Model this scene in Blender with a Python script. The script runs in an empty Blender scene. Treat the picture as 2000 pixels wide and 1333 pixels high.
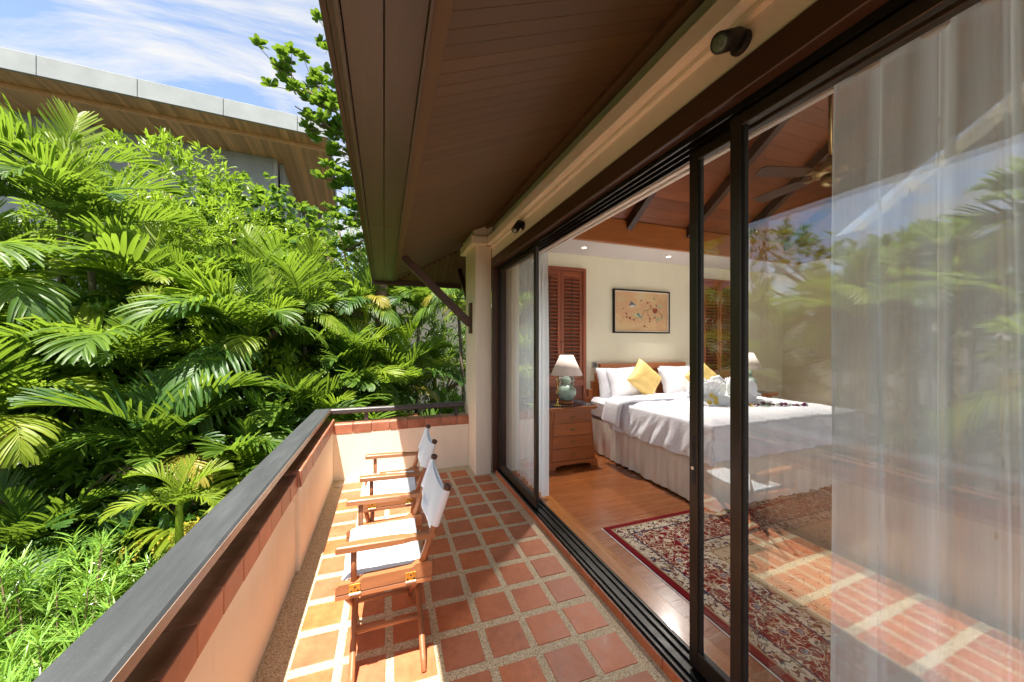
import bpy, math, random
from mathutils import Vector, Matrix, noise as mnoise
SC = bpy.context.scene
COL = SC.collection
R = math.radians
rnd = random.Random(7)

# ---------------------------------------------------------------- camera
H = 1.57
cam = bpy.data.cameras.new('camera'); camo = bpy.data.objects.new('camera', cam); COL.objects.link(camo)
cam.sensor_width = 36; cam.lens = 12.42; cam.shift_y = 0.00275
cam.clip_start = .05; cam.clip_end = 2000
camo.location = (0, 0, H); camo.rotation_euler = (R(90), 0, -math.atan(250/690))
SC.camera = camo

# ---------------------------------------------------------------- sky, sun, exposure
SUN = Vector((.168, .27, -1)).normalized()           # direction the light travels
elev = math.asin(-SUN.z); azi = math.atan2(-SUN.x, -SUN.y)
w = bpy.data.worlds.new('World'); SC.world = w; w.use_nodes = True
nt = w.node_tree; nt.nodes.clear()
sky = nt.nodes.new('ShaderNodeTexSky'); sky.sky_type = 'NISHITA'; sky.sun_disc = False
sky.sun_elevation = elev; sky.sun_rotation = azi % (2*math.pi)
sky.air_density = 1.0; sky.dust_density = 1.2; sky.ozone_density = 1.6
bg1 = nt.nodes.new('ShaderNodeBackground'); bg1.inputs[1].default_value = .060
nt.links.new(sky.outputs[0], bg1.inputs[0])
bg2 = nt.nodes.new('ShaderNodeBackground'); bg2.inputs[0].default_value = (1, .99, .97, 1); bg2.inputs[1].default_value = .20
tc = nt.nodes.new('ShaderNodeTexCoord'); sx = nt.nodes.new('ShaderNodeSeparateXYZ'); nt.links.new(tc.outputs['Generated'], sx.inputs[0])
ad = nt.nodes.new('ShaderNodeMath'); ad.operation = 'ADD'; ad.inputs[1].default_value = .12; nt.links.new(sx.outputs[2], ad.inputs[0])
mxz = nt.nodes.new('ShaderNodeMath'); mxz.operation = 'MAXIMUM'; mxz.inputs[1].default_value = .05; nt.links.new(ad.outputs[0], mxz.inputs[0])
dx = nt.nodes.new('ShaderNodeMath'); dx.operation = 'DIVIDE'; nt.links.new(sx.outputs[0], dx.inputs[0]); nt.links.new(mxz.outputs[0], dx.inputs[1])
dy = nt.nodes.new('ShaderNodeMath'); dy.operation = 'DIVIDE'; nt.links.new(sx.outputs[1], dy.inputs[0]); nt.links.new(mxz.outputs[0], dy.inputs[1])
cb = nt.nodes.new('ShaderNodeCombineXYZ'); nt.links.new(dx.outputs[0], cb.inputs[0]); nt.links.new(dy.outputs[0], cb.inputs[1])
mp = nt.nodes.new('ShaderNodeMapping'); mp.inputs['Rotation'].default_value = (0, 0, R(35)); mp.inputs['Scale'].default_value = (1.0, 3.2, 1); mp.inputs['Location'].default_value = (.55, .15, 0)
nt.links.new(cb.outputs[0], mp.inputs[0])
cn = nt.nodes.new('ShaderNodeTexNoise'); cn.inputs['Scale'].default_value = 1.5; cn.inputs['Detail'].default_value = 9; cn.inputs['Roughness'].default_value = .62; cn.inputs['Distortion'].default_value = .5
nt.links.new(mp.outputs[0], cn.inputs[0])
cr = nt.nodes.new('ShaderNodeValToRGB'); cr.color_ramp.elements[0].position = .40; cr.color_ramp.elements[1].position = .60
cr.color_ramp.elements[0].color = (.06, .06, .06, 1); cr.color_ramp.elements[1].color = (.92, .92, .92, 1)
nt.links.new(cn.outputs[0], cr.inputs[0])
mxs = nt.nodes.new('ShaderNodeMixShader'); nt.links.new(cr.outputs[0], mxs.inputs[0]); nt.links.new(bg1.outputs[0], mxs.inputs[1]); nt.links.new(bg2.outputs[0], mxs.inputs[2])
wo = nt.nodes.new('ShaderNodeOutputWorld'); nt.links.new(mxs.outputs[0], wo.inputs[0])

sl = bpy.data.lights.new('sun', 'SUN'); sl.energy = 2.8; sl.angle = R(.53); sl.color = (1, .945, .86)
so = bpy.data.objects.new('sun', sl); COL.objects.link(so); so.rotation_euler = SUN.to_track_quat('-Z', 'Y').to_euler(); so.location = (-3, -4, 12)
SC.view_settings.view_transform = 'Standard'; SC.view_settings.look = 'None'; SC.view_settings.gamma = 1
SC.view_settings.exposure = 2.3
SC.cycles.use_denoising = True
SC.cycles.max_bounces = 10; SC.cycles.diffuse_bounces = 5; SC.cycles.glossy_bounces = 4; SC.cycles.transparent_max_bounces = 16; SC.cycles.transmission_bounces = 6
SC.cycles.sample_clamp_indirect = 6; SC.cycles.caustics_reflective = False; SC.cycles.caustics_refractive = False

# ---------------------------------------------------------------- materials
class E:
    """tiny node expression: arithmetic on sockets makes Math nodes"""
    def __init__(s, t, k): s.t, s.k = t, k
    def _m(s, op, *o):
        n = s.t.nodes.new('ShaderNodeMath'); n.operation = op
        for i, v in enumerate((s,) + o):
            if isinstance(v, E): s.t.links.new(v.k, n.inputs[i])
            else: n.inputs[i].default_value = v
        return E(s.t, n.outputs[0])
    def __add__(s, o): return s._m('ADD', o)
    def __sub__(s, o): return s._m('SUBTRACT', o)
    def __mul__(s, o): return s._m('MULTIPLY', o)
    def __truediv__(s, o): return s._m('DIVIDE', o)
    def lt(s, o): return s._m('LESS_THAN', o)
    def gt(s, o): return s._m('GREATER_THAN', o)
    def abs(s): return s._m('ABSOLUTE')
    def min(s, o): return s._m('MINIMUM', o)
    def max(s, o): return s._m('MAXIMUM', o)
    def mod(s, o): return s._m('WRAP', o, 0.0) if False else s._m('FLOORED_MODULO', o)
    def sin(s): return s._m('SINE')
    def pow(s, o): return s._m('POWER', o)

class Mt:
    def __init__(s, name, rough=.6, spec=.5, metal=0):
        s.m = bpy.data.materials.new(name); s.m.use_nodes = True; s.t = s.m.node_tree
        s.b = s.t.nodes['Principled BSDF']; s.out = s.t.nodes['Material Output']
        s.b.inputs['Roughness'].default_value = rough; s.b.inputs['Metallic'].default_value = metal
        s.b.inputs['Specular IOR Level'].default_value = spec
    def n(s, ty, **kw):
        n = s.t.nodes.new(ty)
        for k, v in kw.items():
            if k in n.inputs: n.inputs[k].default_value = v
            else: setattr(n, k, v)
        return n
    def l(s, a, b): s.t.links.new(a.k if isinstance(a, E) else a, b)
    def coords(s, kind='Object', scale=(1, 1, 1), rand=False, rot=(0, 0, 0)):
        if kind == 'Position': o = s.n('ShaderNodeNewGeometry').outputs['Position']
        else: o = s.n('ShaderNodeTexCoord').outputs[kind]
        mpn = s.n('ShaderNodeMapping'); mpn.inputs['Scale'].default_value = scale; mpn.inputs['Rotation'].default_value = rot
        s.l(o, mpn.inputs[0])
        if rand:
            oi = s.n('ShaderNodeObjectInfo'); mu = s.n('ShaderNodeMath', operation='MULTIPLY'); mu.inputs[1].default_value = 37.0
            s.l(oi.outputs['Random'], mu.inputs[0]); s.l(mu.outputs[0], mpn.inputs['Location'])
        return mpn.outputs[0]
    def noise(s, co, scale, detail=5, rough=.55, dist=0):
        n = s.n('ShaderNodeTexNoise', Scale=scale, Detail=detail, Roughness=rough, Distortion=dist); s.l(co, n.inputs['Vector']); return E(s.t, n.outputs[0])
    def vor(s, co, scale, feature='F1', out='Distance', rnd_=1.0):
        n = s.n('ShaderNodeTexVoronoi', Scale=scale, feature=feature); n.inputs['Randomness'].default_value = rnd_; s.l(co, n.inputs['Vector']); return n.outputs[out]
    def ramp(s, fac, stops):
        n = s.n('ShaderNodeValToRGB'); e = n.color_ramp.elements
        while len(e) < len(stops): e.new(.5)
        for i, (p, c) in enumerate(stops): e[i].position = p; e[i].color = (*c, 1) if len(c) == 3 else c
        s.l(fac, n.inputs[0]); return n.outputs[0]
    def mix(s, f, a, b, mode='MIX'):
        n = s.n('ShaderNodeMix', data_type='RGBA', blend_type=mode)
        for v, i in ((f, 0), (a, 6), (b, 7)):
            if isinstance(v, (float, int)): n.inputs[i].default_value = v
            elif isinstance(v, tuple): n.inputs[i].default_value = (*v, 1)
            else: s.l(v, n.inputs[i])
        return n.outputs[2]
    def color(s, k):
        if isinstance(k, tuple): s.b.inputs['Base Color'].default_value = (*k, 1)
        else: s.l(k, s.b.inputs['Base Color'])
    def bump(s, h, strength=.3, dist=.01):
        n = s.n('ShaderNodeBump'); n.inputs['Strength'].default_value = strength; n.inputs['Distance'].default_value = dist
        s.l(h, n.inputs['Height']); s.l(n.outputs[0], s.b.inputs['Normal'])
    def rnd(s): return E(s.t, s.n('ShaderNodeObjectInfo').outputs['Random'])
M = {}
def c3(c, k): return tuple(min(1, max(0, v*k)) for v in c)

def plain(name, col, rough=.6, var=.12, scale=6, bscale=80, bump=.1, spec=.5, metal=0, coords='Object', randv=.0, dist=.004):
    m = Mt(name, rough, spec, metal); co = m.coords(coords, rand=coords == 'Object')
    f = m.noise(co, scale)
    c = m.ramp(f, [(.3, c3(col, 1-var)), (.7, c3(col, 1+var))])
    if randv:
        mm = m.n('ShaderNodeHueSaturation'); v = m.rnd()*(2*randv) + (1-randv); m.l(v, mm.inputs['Value']); m.l(c, mm.inputs['Color']); c = mm.outputs[0]
    m.color(c)
    if bump: m.bump(m.noise(co, bscale, 4), bump, dist)
    r = m.noise(co, scale*3)*.2 + (rough-.1); m.l(r, m.b.inputs['Roughness'])
    M[name] = m.m; return m

def wood(name, col, axis='Y', rough=.45, var=.35, spec=.5, scale=1.0, coat=0, randv=.15, bump=.12, coords='Object'):
    m = Mt(name, rough, spec)
    st = {'X': (1.2, 14, 14), 'Y': (14, 1.2, 14), 'Z': (14, 14, 1.2)}[axis]
    co = m.coords(coords, scale=tuple(v*scale for v in st), rand=True)
    f1 = m.noise(co, 1.5, 6, .6, .6); f2 = m.noise(co, 7, 4, .6, .2)
    f = f1*.65 + f2*.35
    c = m.ramp(f, [(.25, c3(col, 1-var)), (.5, col), (.75, c3(col, 1+var*.8))])
    if randv:
        mm = m.n('ShaderNodeHueSaturation'); v = m.rnd()*(2*randv) + (1-randv); m.l(v, mm.inputs['Value']); m.l(c, mm.inputs['Color']); c = mm.outputs[0]
    m.color(c); m.bump(f2, bump, .003)
    r = f1*.25 + (rough-.12); m.l(r, m.b.inputs['Roughness'])
    if coat: m.b.inputs['Coat Weight'].default_value = coat; m.b.inputs['Coat Roughness'].default_value = .12
    M[name] = m.m; return m

# terracotta, with per-tile tone, damp blotches, pale bloom and pitting
m = Mt('terracotta', .5, .4); co = m.coords('Object', rand=True)
f = m.noise(co, 6, 6, .65, .4); f2 = m.noise(co, 24, 5, .7); f3 = m.noise(co, 3.2, 3, .6)
c = m.ramp(f*.6 + f2*.4, [(.28, (.32, .092, .036)), (.48, (.48, .152, .064)), (.62, (.55, .19, .085)), (.78, (.62, .28, .15))])
c = m.mix(m.ramp(f3, [(.56, (0, 0, 0)), (.72, (.55, .55, .55))]), c, (.36, .115, .05))
c = m.mix(m.ramp(m.noise(co, 90, 3, .7), [(.66, (0, 0, 0)), (.74, (.5, .5, .5))]), c, (.22, .09, .05))
mm = m.n('ShaderNodeHueSaturation'); m.l(m.rnd()*.26 + .88, mm.inputs['Value']); m.l(m.rnd()*.08 + .97, mm.inputs['Saturation']); m.l(c, mm.inputs['Color']); m.color(mm.outputs[0])
m.l(f*.5 + .25, m.b.inputs['Roughness']); m.bump(m.noise(co, 45, 6, .7), .22, .005); M['terracotta'] = m.m
m = Mt('terracotta_cap', .45, .45); co = m.coords('Object', rand=True)
f = m.noise(co, 9, 5, .6); c = m.ramp(f, [(.3, (.28, .095, .05)), (.5, (.39, .145, .08)), (.75, (.50, .215, .13))])
mm = m.n('ShaderNodeHueSaturation'); m.l(m.rnd()*.4 + .8, mm.inputs['Value']); m.l(c, mm.inputs['Color']); m.color(mm.outputs[0])
m.l(f*.45 + .25, m.b.inputs['Roughness']); m.bump(m.noise(co, 40, 5), .15, .004); M['terracotta_cap'] = m.m
# washed pebble screed
m = Mt('pebble', .6, .4); co = m.coords('Position')
vc = m.vor(co, 190, out='Color'); vd = m.vor(co, 190)
sp = m.n('ShaderNodeSeparateColor'); m.l(vc, sp.inputs[0])
c = m.ramp(sp.outputs[0], [(.0, (.15, .10, .06)), (.15, (.40, .27, .13)), (.42, (.66, .50, .28)), (.7, (.76, .62, .40)), (1, (.84, .75, .58))])
c = m.mix(m.ramp(vd, [(.35, (0, 0, 0)), (.75, (1, 1, 1))]), c, (.48, .38, .24))
m.color(c); m.bump(E(m.t, vd)*-1.0, .6, .003); M['pebble'] = m.m
# painted plaster
def plaster(name, col, st=.06):
    m = Mt(name, .75, .25); co = m.coords('Position')
    f = m.noise(co, 1.7, 6, .6); f2 = m.noise(m.coords('Position', scale=(1, 1, .25)), 9, 5)
    c = m.ramp(f*.6 + f2*.4, [(.3, c3(col, 1-st*1.6)), (.5, col), (.7, c3(col, 1+st*.4))])
    f4 = m.noise(m.coords('Position', scale=(1, 1, .12)), 14, 6, .7); c = m.mix(m.ramp(f4, [(.58, (0, 0, 0)), (.78, (st*4,)*3)]), c, c3(col, .62))
    m.color(c); m.bump(m.noise(co, 140, 3), .12, .002); M[name] = m.m
plaster('plaster', (.88, .80, .65)); plaster('plaster_beam', (.90, .81, .70)); plaster('room_paint', (.78, .76, .60), .04); plaster('cove_paint', (.66, .63, .62), .03)
wood('dark_wood', (.060, .026, .014), 'Y', .42); wood('dark_wood_x', (.060, .026, .014), 'X', .42); wood('dark_wood_z', (.075, .030, .016), 'Z', .42)
fw = wood('fascia_wood', (.070, .042, .029), 'Y', .38, var=.45, scale=.8, spec=.6)
wood('soffit_wood', (.108, .060, .025), 'X', .55, var=.20, randv=.10)
wood('teak', (.36, .145, .058), 'X', .42, var=.28); wood('teak_y', (.36, .145, .058), 'Y', .42, var=.28); wood('teak_z', (.34, .13, .052), 'Z', .42, var=.28)
wood('room_floor_wood', (.25, .075, .018), 'X', .26, var=.32, coat=.35, randv=.06); wood('room_floor_wood_y', (.33, .115, .024), 'Y', .26, var=.32, coat=.35)
wood('ceiling_wood', (.17, .048, .013), 'X', .4, var=.35, randv=.2); wood('ceiling_wood_y', (.30, .085, .022), 'Y', .4, var=.35, randv=.2)
wood('rafter_wood', (.035, .016, .010), 'Y', .45); wood('beam_wood', (.36, .12, .03), 'X', .4, var=.3)
wood('furniture_wood', (.40, .125, .032), 'X', .32, var=.3, coat=.2); wood('furniture_wood_z', (.36, .105, .028), 'Z', .32, var=.3, coat=.2)
wood('shutter_wood', (.26, .065, .022), 'X', .38, var=.25); wood('shutter_wood_z', (.26, .065, .022), 'Z', .38, var=.25)
plain('bronze', (.038, .029, .021), .36, .15, 5, metal=.35, bump=.03); plain('black_rubber', (.012, .012, .012), .6, .1)
plain('track_metal', (.02, .018, .016), .32, .3, 8, metal=.6, bump=.05)

m = Mt('rail_paint', .5, .5); co = m.coords('Position'); f = m.noise(m.coords('Position', scale=(6, .8, 1)), 2.2, 6, .65); f2 = m.noise(co, 160, 3, .7); f3 = m.noise(m.coords('Position', scale=(30, 1.6, 1)), 5, 4, .7)
c = m.ramp(f, [(.3, (.034, .037, .039)), (.55, (.048, .052, .054)), (.75, (.072, .076, .078))]); c = m.mix(m.ramp(f2, [(.64, (0, 0, 0)), (.72, (.5, .5, .5))]), c, (.16, .16, .16)); c = m.mix(m.ramp(f3, [(.68, (0, 0, 0)), (.72, (.5, .5, .5))]), c, (.03, .03, .03)); m.color(c)
m.l(f*.3 + .45, m.b.inputs['Roughness']); m.bump(m.noise(co, 70, 5, .7), .25, .003); M['rail_paint'] = m.m
plain('rail_bounce_tint', (.30, .215, .165), .35, .12, 6, 60, .08); plain('rail_side', (.06, .05, .048), .45, .15, 5)  # lighter warm one has the sunlit tiles' bounce mixed into its colour
plain('lamp_metal', (.02, .017, .014), .55, .5, 25, 120, .3, metal=.4); plain('lens_glass', (.10, .13, .09), .12, .3, 90, spec=.8)
plain('steel', (.6, .58, .54), .3, .1, metal=1, bump=.05); plain('brass_worn', (.55, .30, .06), .4, .4, 60, metal=.8, bump=.1); plain('brass', (.62, .42, .14), .22, .2, 20, metal=1, bump=.03)
plain('antique_brass', (.35, .25, .12), .3, .2, 20, metal=1, bump=.03)
plain('canvas', (.78, .79, .80), .85, .04, 6, 700, .25, spec=.2); plain('linen', (.80, .79, .82), .85, .03, 5, 38, .35, spec=.2, dist=.012)
plain('towel', (.84, .85, .87), .95, .04, 8, 400, .4, spec=.1, dist=.003); plain('skirt_cloth', (.76, .69, .58), .85, .05, 5, 300, .1, spec=.2)
plain('yellow_silk', (.70, .50, .17), .5, .06, 5, 250, .1, spec=.4)
plain('celadon', (.34, .44, .36), .15, .12, 12, 30, .05, spec=.7); plain('shade_cloth', (.72, .62, .56), .85, .03, 5, 500, .1)
plain('white_paint', (.72, .70, .68), .4, .04, 4); plain('dark_plastic', (.02, .03, .02), .3, .2); plain('grey_plastic', (.35, .32, .29), .4, .1)
plain('concrete', (.42, .44, .43), .8, .10, 1.2, 14, .15, spec=.2, coords='Position'); plain('concrete_dark', (.36, .385, .375), .85, .14, .9, 20, .2, spec=.2, coords='Position')
wood('neighbour_wood', (.76, .46, .23), 'Y', .55, var=.3, scale=.25, randv=.22)
plain('glass_dark', (.03, .04, .05), .08, .1, bump=0, spec=.8)
plain('trunk_bark', (.17, .14, .095), .85, .4, 10, 40, .6, spec=.2, dist=.02); plain('twig', (.20, .14, .09), .8, .3, 20, 60, .4, spec=.2); plain('fruit_yellow', (.45, .36, .05), .45, .35, 40, 60, .1); plain('fruit_red', (.55, .09, .03), .4, .3, 40, 60, .1)
plain('dead_leaf', (.34, .25, .15), .8, .4, 12, 50, .4); plain('slate', (.16, .17, .19), .7, .25, 4, 30, .3, coords='Position'); plain('terracotta_wall', (.42, .16, .09), .8, .15, 3, 40, .2, coords='Position')

# glass: thin sheet, clear with a Fresnel mirror on it
m = Mt('pane_glass'); t = m.t; t.nodes.remove(m.b)
fr = m.n('ShaderNodeLayerWeight', Blend=.5); mu = ((E(t, fr.outputs['Facing']).pow(5.0)*.95 + .045)*2.7).min(1.0)      # Schlick, both faces of the pane
tr = m.n('ShaderNodeBsdfTransparent'); tr.inputs[0].default_value = (.975, .985, .975, 1); gl = m.n('ShaderNodeBsdfGlossy'); gl.inputs['Roughness'].default_value = 0; gl.inputs[0].default_value = (.95, .97, 1, 1)
ms = m.n('ShaderNodeMixShader'); m.l(mu, ms.inputs[0]); m.l(tr.outputs[0], ms.inputs[1]); m.l(gl.outputs[0], ms.inputs[2]); m.l(ms.outputs[0], m.out.inputs[0]); M['pane_glass'] = m.m
# sheer curtain
m = Mt('sheer'); t = m.t; t.nodes.remove(m.b)
co = m.coords('Position', scale=(1, 1, .02)); th = m.noise(co, 260, 3, .7); th2 = m.noise(m.coords('Position', scale=(1, 1, .04)), 40, 3)
spx = m.coords('Position', scale=(.01, 26, 5)); vd = m.vor(spx, 1.0, rnd_=.6)
spk = E(t, vd).lt(.055)
lw = m.n('ShaderNodeLayerWeight', Blend=.45); fc = E(t, lw.outputs['Facing']); op = (th*.22 + th2*.10 + fc.pow(1.5)*.70 + .55).min(.97)
df = m.n('ShaderNodeBsdfDiffuse'); df.inputs[0].default_value = (.85, .93, .98, 1); tl = m.n('ShaderNodeBsdfTranslucent'); tl.inputs[0].default_value = (.85, .93, .98, 1)
m.l(m.mix(spk, (.85, .93, .98), (.30, .22, .12)), df.inputs[0])
a = m.n('ShaderNodeMixShader'); a.inputs[0].default_value = .48; m.l(df.outputs[0], a.inputs[1]); m.l(tl.outputs[0], a.inputs[2])
tr = m.n('ShaderNodeBsdfTransparent'); ms = m.n('ShaderNodeMixShader'); m.l(op.max(spk), ms.inputs[0]); m.l(tr.outputs[0], ms.inputs[1]); m.l(a.outputs[0], ms.inputs[2]); m.l(ms.outputs[0], m.out.inputs[0]); M['sheer'] = m.m
# lit lamp glass of the downlights
m = Mt('downlight_glow'); m.b.inputs['Emission Color'].default_value = (1, .8, .55, 1); m.b.inputs['Emission Strength'].default_value = 4; M['downlight_glow'] = m.m

def leaf(name, lo, hi, tip=None, trans=.38, rough=.32, tcol=None, spec=.5):
    m = Mt(name, rough, spec); t = m.t
    g = m.n('ShaderNodeNewGeometry'); ri = E(t, g.outputs['Random Per Island']); oi = m.rnd()
    f = m.noise(m.coords('Object'), 3, 3)
    k = ri*.5 + oi*.25 + f*.4 - .05
    c = m.ramp(k, [(.15, lo), (.55, tuple((a+b)/2 for a, b in zip(lo, hi))), (.9, hi)] + ([(1.0, tip)] if tip else []))
    m.color(c); m.b.inputs['Roughness'].default_value = rough
    tl = m.n('ShaderNodeBsdfTranslucent')
    m.l(m.mix(.75, c, tcol or (.32, .48, .035)), tl.inputs[0])
    ms = m.n('ShaderNodeMixShader'); ms.inputs[0].default_value = trans; m.l(m.b.outputs[0], ms.inputs[1]); m.l(tl.outputs[0], ms.inputs[2]); m.l(ms.outputs[0], m.out.inputs[0])
    M[name] = m.m
leaf('palm_leaf', (.032, .090, .015), (.16, .26, .030), tip=(.34, .27, .08), trans=.42, rough=.42, spec=.35); leaf('palm_leaf_light', (.13, .22, .015), (.34, .40, .04), trans=.48, rough=.42, spec=.35); leaf('palm_leaf_dark', (.022, .07, .015), (.08, .17, .028), tip=(.22, .15, .06), trans=.38, rough=.40, spec=.35)
leaf('shrub_leaf', (.045, .12, .018), (.17, .30, .04)); leaf('lime_leaf', (.13, .24, .015), (.36, .46, .04), trans=.45); leaf('vine_leaf', (.03, .10, .02), (.10, .22, .04)); leaf('almond_leaf', (.02, .075, .012), (.10, .22, .02), trans=.35, rough=.25)
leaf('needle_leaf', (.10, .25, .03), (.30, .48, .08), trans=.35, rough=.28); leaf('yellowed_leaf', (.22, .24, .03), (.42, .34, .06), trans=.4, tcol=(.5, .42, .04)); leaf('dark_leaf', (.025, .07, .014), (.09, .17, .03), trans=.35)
leaf('petal_white', (.8, .8, .76), (.85, .84, .8), trans=.2, tcol=(.8, .8, .7)); leaf('petal_yellow', (.65, .42, .01), (.75, .55, .02), trans=.2, tcol=(.8, .6, .02)); leaf('petal_purple', (.12, .01, .07), (.25, .02, .14), trans=.2, tcol=(.3, .02, .2)); leaf('green_leaf', (.02, .07, .015), (.04, .12, .02), trans=.2)

# ---------------------------------------------------------------- mesh helpers
class MB:
    def __init__(s): s.v = []; s.f = []
    def add(s, vs, fs):
        o = len(s.v); s.v += [tuple(v) for v in vs]; s.f += [tuple(i+o for i in f) for f in fs]; return s
    def box(s, x0, x1, y0, y1, z0, z1, b=0, mat=None):
        if x1 < x0: x0, x1 = x1, x0
        if y1 < y0: y0, y1 = y1, y0
        if z1 < z0: z0, z1 = z1, z0
        b = min(b, (x1-x0)*.45, (y1-y0)*.45, (z1-z0)*.45)
        if b <= 0:
            vs = [(x, y, z) for z in (z0, z1) for y in (y0, y1) for x in (x0, x1)]
            fs = [(0, 2, 3, 1), (4, 5, 7, 6), (0, 1, 5, 4), (2, 6, 7, 3), (0, 4, 6, 2), (1, 3, 7, 5)]
        else:
            vs = []; idx = {}
            X, Y, Z = (x0, x1), (y0, y1), (z0, z1)
            for i in (0, 1):
                for j in (0, 1):
                    for k in (0, 1):
                        p = [X[i], Y[j], Z[k]]; sg = [1-2*i, 1-2*j, 1-2*k]
                        for ax in range(3):
                            q = [p[a] + (0 if a == ax else sg[a]*b) for a in range(3)]
                            idx[(i, j, k, ax)] = len(vs); vs.append(tuple(q))
            fs = []
            I = lambda i, j, k, a: idx[(i, j, k, a)]
            for i in (0, 1):
                q = [I(i, 0, 0, 0), I(i, 1, 0, 0), I(i, 1, 1, 0), I(i, 0, 1, 0)]; fs.append(q if i else q[::-1])
                q = [I(0, i, 0, 1), I(0, i, 1, 1), I(1, i, 1, 1), I(1, i, 0, 1)]; fs.append(q if i else q[::-1])
                q = [I(0, 0, i, 2), I(1, 0, i, 2), I(1, 1, i, 2), I(0, 1, i, 2)]; fs.append(q if i else q[::-1])
            for i in (0, 1):
                for j in (0, 1):
                    fs.append([I(i, j, 0, 0), I(i, j, 1, 0), I(i, j, 1, 1), I(i, j, 0, 1)][::(1 if (i == j) else -1)])
                    fs.append([I(i, 0, j, 0), I(i, 1, j, 0), I(i, 1, j, 2), I(i, 0, j, 2)][::(-1 if (i == j) else 1)])
                    fs.append([I(0, i, j, 1), I(1, i, j, 1), I(1, i, j, 2), I(0, i, j, 2)][::(1 if (i == j) else -1)])
                    for k in (0, 1):
                        q = [I(i, j, k, 0), I(i, j, k, 1), I(i, j, k, 2)]; fs.append(q if (i+j+k) % 2 else q[::-1])
        if mat: vs = [mat @ Vector(v) for v in vs]
        return s.add(vs, fs)
    def tube(s, pts, rad, seg=10, cap=True):
        pts = [Vector(p) for p in pts]; n = len(pts)
        if not isinstance(rad, (list, tuple)): rad = [rad]*n
        vs = []; fs = []; prev = None
        for i, p in enumerate(pts):
            t = (pts[min(i+1, n-1)] - pts[max(i-1, 0)])
            t = t.normalized() if t.length > 1e-9 else Vector((0, 0, 1))
            if prev is None: a = t.orthogonal().normalized()
            else:
                a = prev - t*prev.dot(t); a = a.normalized() if a.length > 1e-6 else t.orthogonal().normalized()
            prev = a; b = t.cross(a)
            for k in range(seg):
                an = 2*math.pi*k/seg; vs.append(p + (a*math.cos(an) + b*math.sin(an))*rad[i])
        for i in range(n-1):
            for k in range(seg):
                k2 = (k+1) % seg; fs.append((i*seg+k, i*seg+k2, (i+1)*seg+k2, (i+1)*seg+k))
        if cap: fs.append(tuple(range(seg))[::-1]); fs.append(tuple((n-1)*seg+k for k in range(seg)))
        return s.add(vs, fs)
    def lathe(s, prof, seg=24, c=(0, 0, 0), cap=True):
        vs = []; fs = []; n = len(prof)
        for r, z in prof:
            for k in range(seg):
                an = 2*math.pi*k/seg; vs.append((c[0]+r*math.cos(an), c[1]+r*math.sin(an), c[2]+z))
        for i in range(n-1):
            for k in range(seg):
                k2 = (k+1) % seg; fs.append((i*seg+k, i*seg+k2, (i+1)*seg+k2, (i+1)*seg+k))
        if cap: fs.append(tuple(range(seg))[::-1]); fs.append(tuple((n-1)*seg+k for k in range(seg)))
        return s.add(vs, fs)
    def prism(s, poly, a0, a1, axis='y'):
        n = len(poly)
        def P(p, t): return {'y': (p[0], t, p[1]), 'x': (t, p[0], p[1]), 'z': (p[0], p[1], t)}[axis]
        vs = [P(p, a0) for p in poly] + [P(p, a1) for p in poly]
        fs = [tuple(range(n)), tuple(range(n, 2*n))[::-1]] + [((i+1) % n, i, i+n, (i+1) % n+n) for i in range(n)]
        return s.add(vs, fs)
    def grid(s, nu, nv, fn, thick=0):
        vs = [fn(i/nu, j/nv) for j in range(nv+1) for i in range(nu+1)]
        fs = [(j*(nu+1)+i, j*(nu+1)+i+1, (j+1)*(nu+1)+i+1, (j+1)*(nu+1)+i) for j in range(nv) for i in range(nu)]
        return s.add(vs, fs)
    def mesh(s, name, smooth=False):
        me = bpy.data.meshes.new(name); me.from_pydata(s.v, [], s.f); me.update()
        if smooth: me.polygons.foreach_set('use_smooth', [True]*len(me.polygons))
        return me
    def build(s, name, mat, parent=None, smooth=False, loc=None, fix=True):
        me = s.mesh(name, smooth)
        if fix:
            import bmesh
            bm = bmesh.new(); bm.from_mesh(me); bmesh.ops.recalc_face_normals(bm, faces=bm.faces); bm.to_mesh(me); bm.free()
            if smooth: me.polygons.foreach_set('use_smooth', [True]*len(me.polygons))
        return link(name, me, mat, parent, loc)
def link(name, me, mat, parent=None, loc=None, rot=None, scale=None):
    if mat is not None and not me.materials: me.materials.append(M[mat] if isinstance(mat, str) else mat)
    o = bpy.data.objects.new(name, me); COL.objects.link(o)
    if parent: o.parent = parent
    if loc is not None: o.location = loc
    if rot is not None: o.rotation_euler = rot
    if scale is not None: o.scale = scale if isinstance(scale, (tuple, list)) else (scale,)*3
    return o
def tag(o, label=None, cat=None, group=None, kind=None):
    if label: o['label'] = label
    if cat: o['category'] = cat
    if group: o['group'] = group
    if kind: o['kind'] = kind
    return o
def thing(name, label, cat, loc=(0, 0, 0), group=None, rz=0):
    o = bpy.data.objects.new(name, None); COL.objects.link(o); o.location = loc; o.rotation_euler = (0, 0, rz); o.empty_display_size = .1
    return tag(o, label, cat, group)
def copy_tree(o, parent=None):
    c = o.copy(); COL.objects.link(c); c.parent = parent
    for ch in list(o.children): copy_tree(ch, c)
    return c
def solid(o, th): 
    md = o.modifiers.new('thickness', 'SOLIDIFY'); md.thickness = th; md.offset = 0; return o
def sub(o, n=2):
    md = o.modifiers.new('smooth', 'SUBSURF'); md.levels = n; md.render_levels = n; return o
def wb(mb, name, mat, parent=None, smooth=False):
    o = mb.build(name, mat, parent, smooth)
    if parent:
        q = parent; off = Vector((0, 0, 0))
        while q: off += q.location; q = q.parent
        o.location = -off
    return o
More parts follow.
